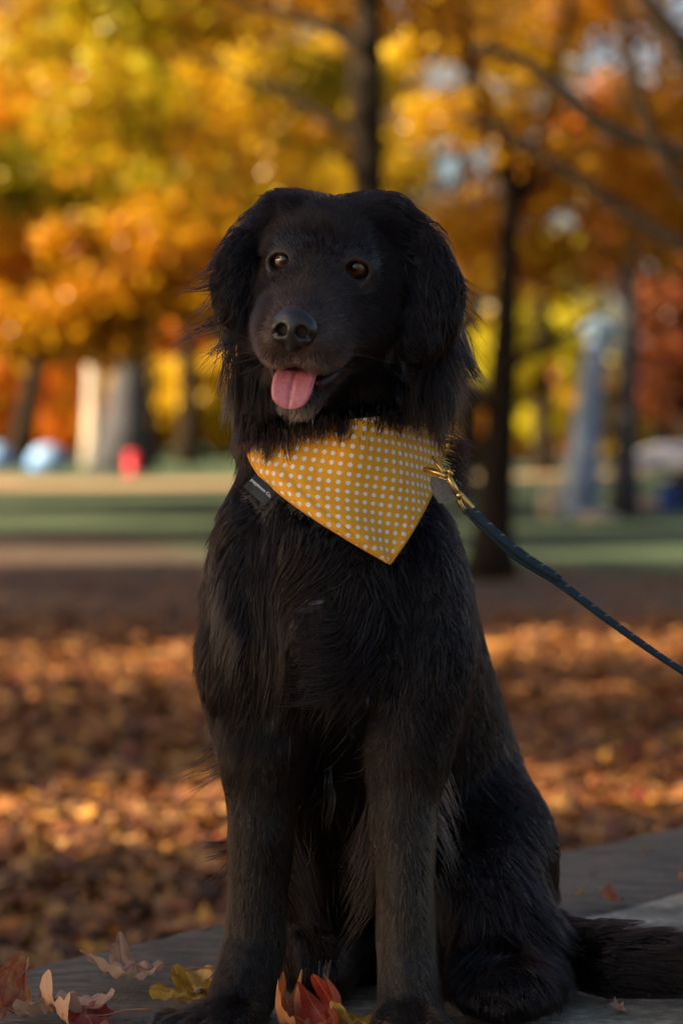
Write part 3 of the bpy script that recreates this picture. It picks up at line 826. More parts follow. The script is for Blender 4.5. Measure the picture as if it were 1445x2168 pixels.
# ears: leathers that hang from the back of the skull
S.chain([(W(832, 458, .035), .016), (W(878, 520, .03), .024), (W(908, 610, .018), .028), (W(902, 680, .006), .025), (W(882, 725, -.002), .017)], .008, flat=2.2)
S.chain([(W(586, 450, .04), .015), (W(548, 505, .035), .020), (W(510, 580, .020), .023), (W(510, 650, .010), .019)], .008, flat=2.2)

V, Q = S.mesh()
# real colour of skin and short coat: black, browner on muzzle and round the eyes
def head_local(p): return (p - HO) @ HR
Lv = head_local(V)
def gauss(d, r): return np.exp(-(d / r) ** 2)
def brownness(L):
    b = 0.85 * gauss(np.linalg.norm((L - [0, -.085, -.058]) / [1, 1.1, 1], axis=1), .045)
    for s in (-1, 1):
        b = np.maximum(b, .95 * gauss(np.linalg.norm(L - [s * .0325, -.008, -.002], axis=1), .0125))
        b = np.maximum(b, .6 * gauss(np.linalg.norm(L - [s * .0185, -.012, -.006], axis=1), .010))
    return b
bw = brownness(Lv)[:, None]
C = np.array([.010, .008, .0085]) * (1 - bw) + np.array([.085, .048, .036]) * bw
Lm = (V - MC) @ Rm
cav = np.sqrt(((Lm / (np.array(MR) + .0022)) ** 2).sum(1))
C = np.where((cav < 1.0)[:, None], [.07, .018, .016], C)
rim = np.min([np.linalg.norm(Lv - q, axis=1) for s in (-1, 1) for q in ([s * .022, -.057, -.0925], [s * .031, -.035, -.0865], [s * .036, -.016, -.082], [s * .040, .002, -.0775])], 0)
C = np.where((rim < .0075)[:, None], [.035, .018, .02], C)

t = NT('dog_skin')
a = t.node('ShaderNodeAttribute', _attribute_name='Col')
t.base(a.outputs['Color']); t.set(Roughness=.46); t.p.inputs['Specular IOR Level'].default_value = .30
t.bump(t.noise(420, 3), .30, .0015)
dog = tag(empty('dog'), 'large black long-haired dog sitting on the stone slab with its tongue out', 'dog')
body = fast_mesh('body', V, Q, t.m, dog)
ca = body.data.color_attributes.new('Col', 'FLOAT_COLOR', 'POINT')
ca.data.foreach_set('color', np.hstack([C, np.ones((len(C), 1))]).astype(np.float32).ravel())

# nose leather with nostrils
NO = H(0, -.1025, -.0385)
NR = HR @ np.array(Matrix.Rotation(math.radians(-6), 3, 'X'))
NS = 1.01
def N_(x, y, z): return NO + NR @ np.array([x, y, z]) * NS
lo, hi = NO - .036, NO + .036
SN = SDF(*[np.linspace(lo[i], hi[i], 84) for i in range(3)])
SN.ell(N_(0, .003, .002), (.0175 * NS, .013 * NS, .0135 * NS), .004, R=NR, m=.03)
for s in (-1, 1):
    SN.ell(N_(s * .0118, .003, -.0025), (.0085 * NS, .011 * NS, .0105 * NS), .004, R=NR, m=.03)
    SN.ell(N_(s * .0075, .001, -.011), (.0085 * NS, .0085 * NS, .0055 * NS), .004, R=NR, m=.03)
SN.cone(N_(0, -.005, -.004), .0058, N_(0, -.002, -.019), .0042, .004, m=.03)
for s in (-1, 1):
    SN.ell(N_(s * .0086, -.006, -.0035), (.0050, .012, .0048), .0025, R=NR, sub=True)
    SN.cone(N_(s * .0105, -.009, -.0065), .0026, N_(s * .0175, -.004, -.0085), .0015, .0025, sub=True)
SN.cone(N_(0, -.0122, .001), .0007, N_(0, -.0095, -.022), .0009, .0015, sub=True)
nv, nq = SN.mesh()
t = NT('nose_leather')
vo = t.node('ShaderNodeTexVoronoi', Scale=700.0); t.l(t.n.new('ShaderNodeTexCoord').outputs['Object'], vo.inputs['Vector'])
t.base(t.ramp(t.noise(160), [(.3, (.012, .009, .009)), (.75, (.030, .021, .019))]))
t.set(Roughness=.30); t.bump(vo.outputs['Distance'], .16, .0006)
fast_mesh('nose', nv, nq, t.m, dog)

# eyes: brown iris round a dark pupil under a wet surface
t = NT('dog_eye')
oc = t.n.new('ShaderNodeTexCoord').outputs['Object']
sx = t.n.new('ShaderNodeSeparateXYZ'); t.l(oc, sx.inputs[0])
r = t.math('SQRT', t.math('ADD', t.math('POWER', sx.outputs[0], 2.0), t.math('POWER', sx.outputs[1], 2.0)))
r = t.math('DIVIDE', r, .0132)
an = t.math('ARCTAN2', sx.outputs[0], sx.outputs[1])
cv = t.n.new('ShaderNodeCombineXYZ'); t.l(t.math('MULTIPLY', an, 6.0), cv.inputs[0]); t.l(r, cv.inputs[1])
fib = t.noise(3.0, 3, vec=cv.outputs[0])
iris = t.ramp(r, [(.24, (.003, .002, .002)), (.29, (.045, .012, .004)), (.45, (.12, .036, .010)), (.60, (.072, .020, .007)), (.68, (.010, .005, .004)), (.8, (.03, .015, .012))])
t.base(t.mix(fib, iris, t.mix(.55, iris, (.0, .0, .0))))
t.set(Roughness=.04); t.p.inputs['Coat Weight'].default_value = 1; t.p.inputs['Coat Roughness'].default_value = .01
for i, (e, g) in enumerate(eyes):
    bm = bmesh.new(); bmesh.ops.create_uvsphere(bm, u_segments=40, v_segments=24, radius=.0132)
    for v in bm.verts:                                   # the cornea bulges
        q = math.hypot(v.co.x, v.co.y)
        if v.co.z > 0: v.co.z += .0012 * math.exp(-(q / .0055) ** 2)
    me = bpy.data.meshes.new('eye'); bm.to_mesh(me); bm.free()
    me.polygons.foreach_set('use_smooth', [True] * len(me.polygons)); me.materials.append(t.m)
    o = link(bpy.data.objects.new('eye', me), dog)
    o.location = e + g * .0008
    gaze = Vector((-.20, -1, .06)) if i == 1 else Vector((-.16, -1, .05))
    o.rotation_euler = gaze.to_track_quat('Z', 'Y').to_euler()

# tongue
prof = spline([(.0, -.0875), (-.03, -.0855), (-.062, -.0845), (-.079, -.0870), (-.0895, -.0945), (-.0955, -.1040), (-.0972, -.1118)], 40)
nU = 25; TV = []; TF = []
for layer in (0, 1):
    for i, (py_, pz_) in enumerate(prof):
        u = i / (len(prof) - 1)
        tg = prof[min(i + 1, len(prof) - 1)] - prof[max(i - 1, 0)]; tg = tg / np.linalg.norm(tg)
        nrm = np.array([tg[1], -tg[0]])
        if nrm[1] < 0 and u < .5: nrm = -nrm
        if u >= .5: nrm = np.array([-abs(nrm[0]), abs(nrm[1])])
        w = .0160 + .0020 * min(1, u / .6)
        if u > .64: w *= math.sqrt(max(.0, 1 - ((u - .64) / .362) ** 2.5))
        for j in range(nU):
            v = -1 + 2 * j / (nU - 1)
            edge = math.sqrt(max(0, 1 - v * v))
            th = .0032 * (edge ** .5) * (1 if layer == 0 else -1)
            groove = -.0016 * math.exp(-(v / .10) ** 2) * (.3 + .7 * min(1, u * 1.4)) * (1 - .6 * max(0, u - .8) / .2) if layer == 0 else 0
            cup = .0022 * v * v * (1 - .5 * u)
            h = th + groove + cup
            wob = 1 + .02 * math.sin(9 * u + 3 * v)
            TV.append(H(v * w * wob, py_ + nrm[0] * h, pz_ + nrm[1] * h))
    b = layer * len(prof) * nU
    for i in range(len(prof) - 1):
        for j in range(nU - 1):
            q = (b + i * nU + j, b + i * nU + j + 1, b + (i + 1) * nU + j + 1, b + (i + 1) * nU + j)
            TF.append(q if layer else q[::-1])
bm = bmesh.new()
vs = [bm.verts.new(v) for v in TV]
for f in TF: bm.faces.new([vs[i] for i in f])
bmesh.ops.remove_doubles(bm, verts=bm.verts, dist=.00015)
bmesh.ops.recalc_face_normals(bm, faces=bm.faces)
me = bpy.data.meshes.new('tongue'); bm.to_mesh(me); bm.free()
me.polygons.foreach_set('use_smooth', [True] * len(me.polygons))
t = NT('tongue_flesh')
f1 = t.noise(260, 4); f2 = t.noise(55, 3)
t.base(t.mix(t.math('MULTIPLY', f2, .6), t.ramp(f1, [(.3, (.52, .14, .15)), (.7, (.68, .24, .24))]), (.38, .085, .10)))
t.set(Roughness=.27); t.p.inputs['Subsurface Weight'].default_value = .25
t.p.inputs['Subsurface Radius'].default_value = (.006, .002, .002); t.p.inputs['Subsurface Scale'].default_value = .6
t.bump(f1, .45, .0014)
me.materials.append(t.m)
tongue = link(bpy.data.objects.new('tongue', me), dog)
# ------------------------------------------------------------------ the bandana's outline, needed before the coat
BAN = np.array([(514, 930), (560, 912), (620, 902), (750, 890), (860, 878), (928, 872), (934, 962), (925, 1010), (905, 1062), (868, 1130), (825, 1193), (735, 1141), (640, 1080), (562, 1018), (532, 980)], float)
TAGP = np.array([(505, 1030), (541, 992), (600, 1042), (562, 1085)], float)
def inside(poly, p, grow=0.0):
    c = poly.mean(0)
    P = c + (poly - c) * (1 + grow)
    x, y = p[:, 0], p[:, 1]; r = np.zeros(len(p), bool); j = len(P) - 1
    for i in range(len(P)):
        xi, yi = P[i]; xj, yj = P[j]
        r ^= ((yi > y) != (yj > y)) & (x < (xj - xi) * (y - yi) / (yj - yi + 1e-9) + xi)
        j = i
    return r

# ------------------------------------------------------------------ the coat: every hair a curve
# guides: pixel, direction over the picture (right, down, away), length mm, lift, radius mm
G = [
 # face
 (627, 640, .0, -1, .5, 4, .10), (640, 600, .05, -1, .3, 5, .10), (600, 600, -.3, -1, .3, 5, .1), (690, 600, .5, -.8, .3, 6, .1), (680, 540, 0, -1, .2, 8, .12), (690, 480, 0, -1, .2, 11, .15),
 (640, 480, -.25, -1, .2, 11, .15), (740, 480, .3, -1, .2, 11, .15), (690, 430, .05, -1, .2, 10, .22), (620, 435, -.5, -.4, .15, 14, .25), (770, 440, .6, -.3, .15, 14, .25), (570, 520, -.5, -.3, .5, 10, .15), (600, 520, -.5, -1, .2, 5, .12), (760, 530, .4, -1, .2, 5, .12), (810, 530, 1, .1, .5, 11, .15),
 (575, 590, -.6, .7, .3, 8, .12), (560, 640, -.6, .8, .4, 14, .15), (720, 620, .9, .3, .4, 8, .12), (780, 610, .9, .5, .4, 12, .15), (830, 620, .7, .8, .4, 20, .2), (820, 700, .7, .9, .4, 24, .25),
 (570, 720, -.8, .5, .4, 6, .15), (590, 755, -.5, .9, .2, 6, .2), (650, 750, .2, 1, .1, 7, .25), (627, 752, 0, 1, 0, 7, .25), (700, 720, .8, .5, .4, 7, .15), (730, 760, .9, .5, .4, 8, .15), (770, 740, .8, .8, .4, 16, .2),
 (800, 790, .6, 1, .3, 28, .3), (730, 830, .4, 1, .2, 22, .3), (640, 868, .0, 1, .2, 13, .3), (600, 860, -.3, 1, .2, 14, .3), (690, 850, .4, 1, .2, 16, .3),
 (640, 905, -.05, 1, .0, 26, .2), (560, 830, -.1, 1, .1, 45, .25), (760, 880, .3, 1, 0, 30, .25), (850, 860, .5, 1, 0, 45, .25),
 # ears
 (838, 455, .7, .8, .03, 36, .2), (575, 450, -.65, .8, .03, 34, .2), (800, 445, .8, .3, .1, 24, .2), (850, 520, .3, 1, .0, 60, .16), (890, 560, .30, 1, 0, 60, .16), (935, 570, .45, 1, .05, 50, .2), (915, 640, .2, 1, 0, 70, .18), (960, 640, .35, 1, .05, 50, .2), (880, 680, .15, 1, 0, 60, .15), (875, 735, .2, 1, 0, 45, .15), (925, 720, .15, 1, .05, 75, .2),
 (540, 470, -.5, 1, .05, 60, .16), (500, 540, -.30, 1, .03, 50, .18), (465, 570, -.45, 1, .05, 36, .25), (530, 560, -.2, 1, 0, 60, .15), (510, 620, -.3, 1, .05, 55, .18), (475, 630, -.4, 1, .05, 40, .22), (520, 680, .1, 1, .05, 40, .18), (488, 690, -.3, 1, .05, 36, .2),
 # neck
 (505, 780, -.12, 1, .1, 70, .22), (500, 860, -.05, 1, 0, 70, .22), (540, 900, .0, 1, 0, 45, .2), (880, 800, .35, 1, 0, 80, .22), (900, 860, .55, .9, 0, 70, .25), (700, 950, .0, 1, 0, 20, .1),
 (500, 990, -.7, .7, .1, 30, .4), (960, 960, .9, .2, .1, 28, .5), (975, 1050, .7, .8, .1, 26, .3),
 # chest
 (440, 1130, -.65, .8, .2, 40, .35), (430, 1250, -.6, .85, .2, 44, .35), (425, 1350, -.55, .9, .2, 46, .35), (455, 1460, -.3, 1, .03, 38, .35), (490, 1080, -.45, .9, 0, 45, .3), (500, 1200, -.4, 1, 0, 55, .3), (520, 1330, -.15, 1, 0, 60, .28), (520, 1450, -.05, 1, 0, 55, .28),
 (580, 1140, -.2, 1, 0, 50, .28), (580, 1260, .0, 1, -.1, 65, .3), (585, 1360, .0, 1, -.1, 70, .3), (640, 1240, -.75, .5, -.1, 55, .35), (690, 1290, -.9, .35, -.1, 55, .35), (690, 1370, -.85, .55, -.1, 60, .35), (720, 1210, -.5, .7, 0, 50, .3), (760, 1280, -.6, .6, 0, 50, .28), (770, 1400, -.7, .8, 0, 50, .28), (620, 1480, .05, 1, 0, 60, .28), (720, 1480, -.4, 1, 0, 50, .25), (670, 1560, .1, 1, 0, 60, .25), (740, 1600, .0, 1, .1, 55, .25),
 (820, 1230, -.15, 1, 0, 35, .22), (880, 1150, .1, 1, 0, 30, .2), (870, 1320, -.25, 1, 0, 30, .2), (930, 1250, .2, 1, 0, 24, .2), (980, 1180, .35, 1, .1, 20, .18), (940, 1380, -.25, 1, 0, 28, .2), (1000, 1350, .2, 1, .1, 22, .18), (840, 1450, -.45, 1, 0, 36, .25), (900, 1500, .25, 1, 0, 30, .25), (985, 1480, .1, 1, .1, 20, .15), (1045, 1480, .35, 1, .1, 20, .15),
 # legs
 (800, 1560, -.35, 1, 0, 20, .18), (870, 1590, .15, 1, 0, 18, .2), (920, 1590, .5, .9, .1, 22, .25), (850, 1700, 0, 1, 0, 12, .13), (800, 1750, -.15, 1, .1, 14, .16), (900, 1760, .15, 1, .1, 12, .14), (855, 1880, 0, 1, 0, 9, .12), (858, 2020, 0, 1, -.05, 9, .13), (810, 1900, -.2, 1, .1, 14, .16), (908, 1900, .2, 1, .1, 12, .14), (860, 2120, 0, 1, -.2, 10, .15), (900, 2060, .2, 1, .1, 12, .14),
 (500, 1560, -.25, 1, 0, 24, .22), (560, 1560, 0, 1, 0, 22, .22), (620, 1580, .25, 1, .1, 30, .25), (545, 1720, 0, 1, 0, 12, .13), (500, 1750, -.15, 1, .1, 11, .13), (600, 1760, .3, 1, .1, 24, .2), (540, 1900, 0, 1, 0, 11, .14), (600, 1930, .3, 1, .1, 28, .2), (530, 2030, -.1, 1, -.1, 12, .16), (560, 2090, .1, 1, -.1, 14, .18), (470, 2100, -.5, 1, -.2, 12, .16), (400, 2140, -.8, .5, -.1, 9, .18),
 # flank, thigh, hind foot, tail
 (1000, 1580, .1, 1, .1, 20, .14), (1050, 1600, .3, 1, .1, 24, .16), (960, 1680, -.1, 1, .1, 30, .22), (1040, 1720, .2, 1, .1, 30, .18), (1100, 1720, .45, 1, .1, 28, .22), (980, 1800, .2, 1, 0, 34, .22), (1060, 1830, .3, .9, 0, 40, .22), (1140, 1850, .6, .9, .1, 40, .3), (970, 1930, .0, 1, 0, 40, .22), (1060, 1950, .15, 1, 0, 45, .25), (1140, 1960, .35, 1, .1, 48, .3), (1000, 2050, .0, 1, 0, 40, .22), (1080, 2060, .1, 1, -.1, 40, .25), (1080, 2110, .1, 1, -.2, 46, .35), (1020, 2140, -.2, 1, -.2, 40, .35), (1130, 2120, .5, 1, -.2, 46, .35), (1180, 2040, .7, .5, 0, 52, .2),
 (720, 1750, .0, 1, .1, 55, .2), (700, 1900, .0, 1, 0, 55, .2), (680, 2050, .0, 1, 0, 40, .2), (760, 2050, .0, 1, 0, 40, .2),
 (1230, 2030, 1, .05, -.1, 60, .5), (1330, 2050, 1, .12, -.1, 58, .45), (1430, 2060, 1, .15, -.1, 55, .4), (1290, 2085, .9, .3, -.2, 52, .4),
]
ga = np.array([g[:2] for g in G], float)
gy = S.hit(ga[:, 0], ga[:, 1])
for i in np.nonzero(np.isnan(gy))[0]:                    # guides set just off the outline: take the nearest hit inwards
    for sft in (10, 20, 30, 45, 60, 80, 110):
        for dx, dy in ((sft, 0), (-sft, 0), (0, sft), (0, -sft)):
            y_ = S.hit(ga[i, 0] + dx, ga[i, 1] + dy)[0]
            if not np.isnan(y_): gy[i] = y_; break
        if not np.isnan(gy[i]): break
gy = np.where(np.isnan(gy), .1, gy)
gp = np.array([W(a, b, c) for (a, b), c in zip(ga, gy)])
gd = np.array([(g[2], g[4], -g[3]) for g in G], float); gd /= np.linalg.norm(gd, axis=1)[:, None]
glen = np.array([g[5] for g in G]) * .001; glift = np.array([g[6] for g in G])

def guide(p):
    out_d = np.zeros((len(p), 3)); out_l = np.zeros(len(p)); out_f = np.zeros(len(p))
    for a in range(0, len(p), 20000):
        q = p[a:a + 20000]
        d2 = ((q[:, None, :] - gp[None]) ** 2 * [1, .45, 1]).sum(2)
        w = 1 / (d2 + .00004) ** 3.2
        w /= w.sum(1)[:, None]
        out_d[a:a + 20000] = w @ gd; out_l[a:a + 20000] = w @ glen; out_f[a:a + 20000] = w @ glift
    return out_d / (np.linalg.norm(out_d, axis=1)[:, None] + 1e-9), out_l, out_f

def vnoise(p, f, seed):
    """cheap smooth vector noise: sums of sines"""
    r = np.random.default_rng(seed); o = np.zeros_like(p)
    for _ in range(5):
        k = r.normal(size=(3, 3)) * f; ph = r.uniform(0, 6.28, 3)
        o += np.sin(p @ k.T + ph)
    return o / 2.2

tri = np.concatenate([Q[:, [0, 1, 2]], Q[:, [0, 2, 3]]])
A, B_, C_ = V[tri[:, 0]], V[tri[:, 1]], V[tri[:, 2]]
fn = np.cross(B_ - A, C_ - A); area = np.linalg.norm(fn, axis=1) / 2; fn /= 2 * area[:, None] + 1e-15
fc = (A + B_ + C_) / 3
view = np.array([0, CAMY, CAMZ]) - fc; view /= np.linalg.norm(view, axis=1)[:, None]
facing = (fn * view).sum(1)
Lf = head_local(fc)
is_head = (Lf[:, 1] < .045) & (Lf[:, 2] > -.135) & (np.abs(Lf[:, 0]) < .062)

def scatter(n, weight):
    w = area * weight; w = w / w.sum()
    f = rng.choice(len(w), n, p=w)
    u, v = rng.random(n), rng.random(n); fl = u + v > 1; u[fl], v[fl] = 1 - u[fl], 1 - v[fl]
    p = A[f] + (B_[f] - A[f]) * u[:, None] + (C_[f] - A[f]) * v[:, None]
    return p, fn[f]

def bare(p):
    """lips, mouth, eyes, nose leather, soles"""
    L = head_local(p); m = np.zeros(len(p), bool)
    Lm = (p - MC) @ Rm
    m |= ((Lm / (np.array(MR) + .0015)) ** 2).sum(1) < 1
    for (e, g) in eyes:
        d = p - (e + g * .012); m |= np.linalg.norm(d, axis=1) < .0125
    m |= np.linalg.norm((p - NO) / [1, 1.2, .95], axis=1) < .0165
    for s in (-1, 1):
        for q in ([s * .022, -.058, -.097], [s * .031, -.035, -.0905], [s * .036, -.016, -.086], [s * .040, .002, -.0815]):
            m |= np.linalg.norm(L - q, axis=1) < .0055
    m |= p[:, 2] < .002
    return m

def grow(p, n, d, length, lift, steps, grav, wav, wavf, seed, stick, clumpR=0, clump=0.0, stray=0.0, follow=0.0, loose=None):
    """bend strands from the roots, keep them out of the body, gather them into locks"""
    N_ = len(p)
    dt = d - n * (d * n).sum(1)[:, None]
    dt = dt / (np.linalg.norm(dt, axis=1)[:, None] + 1e-6)
    v = dt + n * lift[:, None] + rng.normal(0, .045, (N_, 3)) + vnoise(p, 45, seed) * wav[:, None]
    v /= np.linalg.norm(v, axis=1)[:, None]
    pts = np.empty((N_, steps, 3)); pts[:, 0] = p - n * .0012
    seg = (length / (steps - 1))[:, None]
    for k in range(1, steps):
        q = pts[:, k - 1] + v * seg
        dd = S.sample(q); h = stick(q, k / (steps - 1)); bad = dd < h
        if bad.any():
            g = S.grad(q[bad]); q[bad] += g * np.minimum(h[bad] - dd[bad], .012)[:, None]
        if follow and k < steps * .8:                    # loose hair settles back onto the coat
            far_ = (dd > h + .003) & (dd < .05) & (np.ones(N_, bool) if loose is None else (k / steps < .8 - .7 * loose))
            if far_.any(): q[far_] -= S.grad(q[far_]) * (np.minimum(dd[far_] - h[far_], .006) * .55)[:, None]
        nv = q - pts[:, k - 1]; ln = np.linalg.norm(nv, axis=1)[:, None] + 1e-9
        pts[:, k] = pts[:, k - 1] + nv / ln * seg
        v = nv / ln
        if follow and k % 2 == 0 and k < steps - 2:      # and follows the lie of the coat further down
            gd_ = guide(pts[:, k])[0]; g = S.grad(pts[:, k])
            gt = gd_ - g * (gd_ * g).sum(1)[:, None]; gt /= np.linalg.norm(gt, axis=1)[:, None] + 1e-6
            v = v * (1 - follow) + gt * follow
        v = v + np.array([0, 0, -1]) * (grav * seg) + vnoise(pts[:, k], wavf, seed + 1) * wav[:, None] * .25
        v /= np.linalg.norm(v, axis=1)[:, None]
    if clump > 0:
        ci = rng.choice(N_, max(8, N_ // clumpR), replace=False)
        kd = kdtree.KDTree(len(ci))
        for a, b in enumerate(ci): kd.insert(p[b], a)
        kd.balance()
        near = np.array([ci[kd.find(q)[1]] for q in p])
        tt = np.linspace(0, 1, steps)[None, :, None]
        lead = pts[near]; off = (p - p[near])[:, None, :]
        cs = np.clip(clump + rng.normal(0, .22, (N_, 1, 1)), 0, .97)
        cs = cs * np.clip(length / .035, .25, 1)[:, None, None]
        cs[rng.random(N_) < stray] = 0
        w = cs * tt ** .9
        sc = (length / (length[near] + 1e-9))[:, None, None]
        tgt = lead[:, :1] + (lead - lead[:, :1]) * np.clip(sc, .75, 1.25) + off
        tgt = tgt - off * tt * .75
        pts = pts * (1 - w) + tgt * w
    return pts

def make_curves(name, chunks, mat, parent):
    """chunks: (points n,k,3 / root radius / tip radius / colours n,3)"""
    sizes, P, R_, CC = [], [], [], []
    for pts, r0, r1, cc in chunks:
        n, k = pts.shape[:2]
        sizes += [k] * n; P.append(pts.reshape(-1, 3))
        tt = np.linspace(0, 1, k)
        rr = np.broadcast_to(np.asarray(r0, float).reshape(-1, 1), (n, 1)) * (1 - tt ** 1.6)[None] + r1 * (tt ** 1.6)[None]
        R_.append(rr.ravel()); CC.append(cc)
    hc = bpy.data.hair_curves.new(name)
    hc.add_curves(sizes)
    P = np.concatenate(P).astype(np.float32)
    hc.attributes['position'].data.foreach_set('vector', P.ravel()) if 'position' in hc.attributes else hc.position_data.foreach_set('vector', P.ravel())
    at = hc.attributes.get('radius') or hc.attributes.new('radius', 'FLOAT', 'POINT')
    at.data.foreach_set('value', np.concatenate(R_).astype(np.float32))
    ac = hc.attributes.new('tint', 'FLOAT_COLOR', 'CURVE')
    cc = np.concatenate(CC); ac.data.foreach_set('color', np.hstack([cc, np.ones((len(cc), 1))]).astype(np.float32).ravel())
    hc.materials.append(mat)
    return link(bpy.data.objects.new(name, hc), parent)

t = NT('dog_hair')
a = t.node('ShaderNodeAttribute', _attribute_name='tint')
hb = t.n.new('ShaderNodeBsdfHairPrincipled'); hb.model = 'CHIANG'; hb.parametrization = 'COLOR'
t.l(a.outputs['Color'], hb.inputs['Color'])
hb.inputs['Roughness'].default_value = .17; hb.inputs['Radial Roughness'].default_value = .30
hb.inputs['Random Roughness'].default_value = .2; hb.inputs['IOR'].default_value = 1.40; hb.inputs['Coat'].default_value = .75
t.l(hb.outputs[0], t.out.inputs[0])
HAIR = t.m
BLACK, BROWN, GREY = np.array([.0022, .0014, .0014]), np.array([.060, .036, .026]), np.array([.30, .26, .22])

def tints(p, head=False):
    n = len(p); c = np.tile(BLACK, (n, 1)) * rng.uniform(.6, 1.5, (n, 1))
    if head:
        L = head_local(p); b = (brownness(L) * rng.uniform(.5, 1.2, n))[:, None]
        c = c * (1 - b) + BROWN * b
        g = (gauss(np.linalg.norm((L - [0, -.098, -.072]) / [1.7, 1, .7], axis=1), .014) > rng.random(n) * 1.6)
        c[g] = np.array([.20, .16, .13]) * rng.uniform(.4, 1.1, (g.sum(), 1))
        g = (gauss(np.linalg.norm((L - [0, -.074, -.126]) / [1.5, 1, 1], axis=1), .020) > rng.random(n) * 1.05)
        c[g] = np.array([.30, .235, .17]) * rng.uniform(.4, 1.2, (g.sum(), 1))
    else:
        px = proj(p)                      # rusty brown fore legs; the right one tinted paler to paint its lit sheen
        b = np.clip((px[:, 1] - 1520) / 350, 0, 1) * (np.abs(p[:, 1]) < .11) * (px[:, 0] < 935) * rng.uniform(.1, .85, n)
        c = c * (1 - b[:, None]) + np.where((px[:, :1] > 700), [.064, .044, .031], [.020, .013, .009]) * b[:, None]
        g = inside(np.array([(548, 1280), (612, 1285), (615, 1370), (575, 1470), (552, 1400)], float), px) & (rng.random(n) < .6)
        c[g] = np.array([.045, .036, .032]) * rng.uniform(.5, 1.3, (g.sum(), 1))
        r = rng.random(n) < .05
        c[r] = np.array([.045, .028, .020]) * rng.uniform(.6, 1.4, (r.sum(), 1))
    return c

chunks = []
# short coat of the face
p, n = scatter(30000, np.where(is_head & (facing > -.25), 1.0, 0))
k = ~bare(p); p, n = p[k], n[k]
d, l, f = guide(p)
for (e, g) in eyes:
    de = np.linalg.norm(p - (e + g * .012), axis=1); l = np.where(de < .02, np.minimum(l, .0022 + np.clip(de - .0095, 0, 1) * .35), l)
l = np.where(np.linalg.norm(p - NO, axis=1) < .026, np.minimum(l, .0042), l)
l *= rng.uniform(.7, 1.2, len(l))
pts = grow(p, n, d, l, np.clip(f * .5, .03, .2), 5, 1.5, np.full(len(p), .05), 60, 3, lambda q, u: np.full(len(q), .0006 + .0012 * u), 14, .35, .15)
chunks.append((pts, rng.uniform(.00012, .00022, len(p)), .00004, tints(p, True)))
# long coat everywhere else, in two layers
def coat(n_, weight, seed, clump, clumpR, lscale, r0, thick, tint=1.0):
    p, n = scatter(n_, weight)
    k = ~bare(p); p, n = p[k], n[k]
    d, l, f = guide(p)
    px = proj(p)
    ban = (inside(BAN, px, -.03) | inside(TAGP, px)) & (n[:, 1] < .55) & (p[:, 1] < .2)
    l = l * lscale * rng.uniform(.55, 1.15, len(l))
    l = np.where(ban, .006, l)
    l = np.minimum(l, .012 + np.clip(p[:, 2] - .02, 0, 1) * 1.2)
    def stick(q, u):
        h = .0012 + np.minimum(thick, .11 * l_now[0]) * math.sin(min(1, u) * 1.6)
        if u > .2:
            m = (inside(BAN, proj(q), .02)) & (q[:, 1] < .12)
            h[m] = np.maximum(h[m], .020)
        return h
    loose = np.where((p[:, 0] > .19) & (p[:, 2] < .12), .9, 0)                                       # tail
    loose = np.maximum(loose, np.where((px[:, 0] > 935) & (px[:, 1] > 1880), .75, 0))                 # hind leg
    loose = np.maximum(loose, np.where((px[:, 0] < 480) & (px[:, 1] > 960) & (px[:, 1] < 1520), .55, 0))
    loose = np.maximum(loose, np.where((px[:, 1] > 1180) & (px[:, 1] < 1600) & (px[:, 0] < 850) & (px[:, 0] >= 480), .35, 0))
    wav = np.clip(l / .06, .12, 1) * .24
    ear = (p[:, 2] > .56) & ((px[:, 0] < 548) | (px[:, 0] > 848)) & (p[:, 1] < .06)
    wav = np.where(ear, .42, wav); wav = np.where((px[:, 1] > 1180) & (px[:, 1] < 1620) & (px[:, 0] < 860), .42, wav); l = np.where(ear, l * .85, l)
    l_now = [l]
    pts = grow(p, n, d, l, np.where(loose > .6, np.clip(f + .25, .15, .85), np.minimum(f, .08) + .12 * loose), 9, 2.5, wav, 28, seed, stick, clumpR, clump, .04, .55, loose)
    pts[:, :, 2] = np.maximum(pts[:, :, 2], .0015)
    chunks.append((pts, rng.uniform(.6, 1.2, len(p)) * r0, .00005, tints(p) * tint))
wt = np.where(is_head, 0.0, np.where(facing > -.35, 1.0, .22))
legs_ = (fc[:, 2] < .30) & (fc[:, 1] < .12) & (fc[:, 0] < .1)
coat(60000, wt * np.where(legs_, .4, 1), 21, .60, 40, .75, .00032, .002)
coat(26000, wt * np.where(legs_, .10, 1), 33, .88, 26, 1.0, .00060, .006)
# short dense cover on the fore legs
coat(46000, wt * legs_, 45, .3, 16, 1.25, .00020, .0006)
nleg = len(chunks)

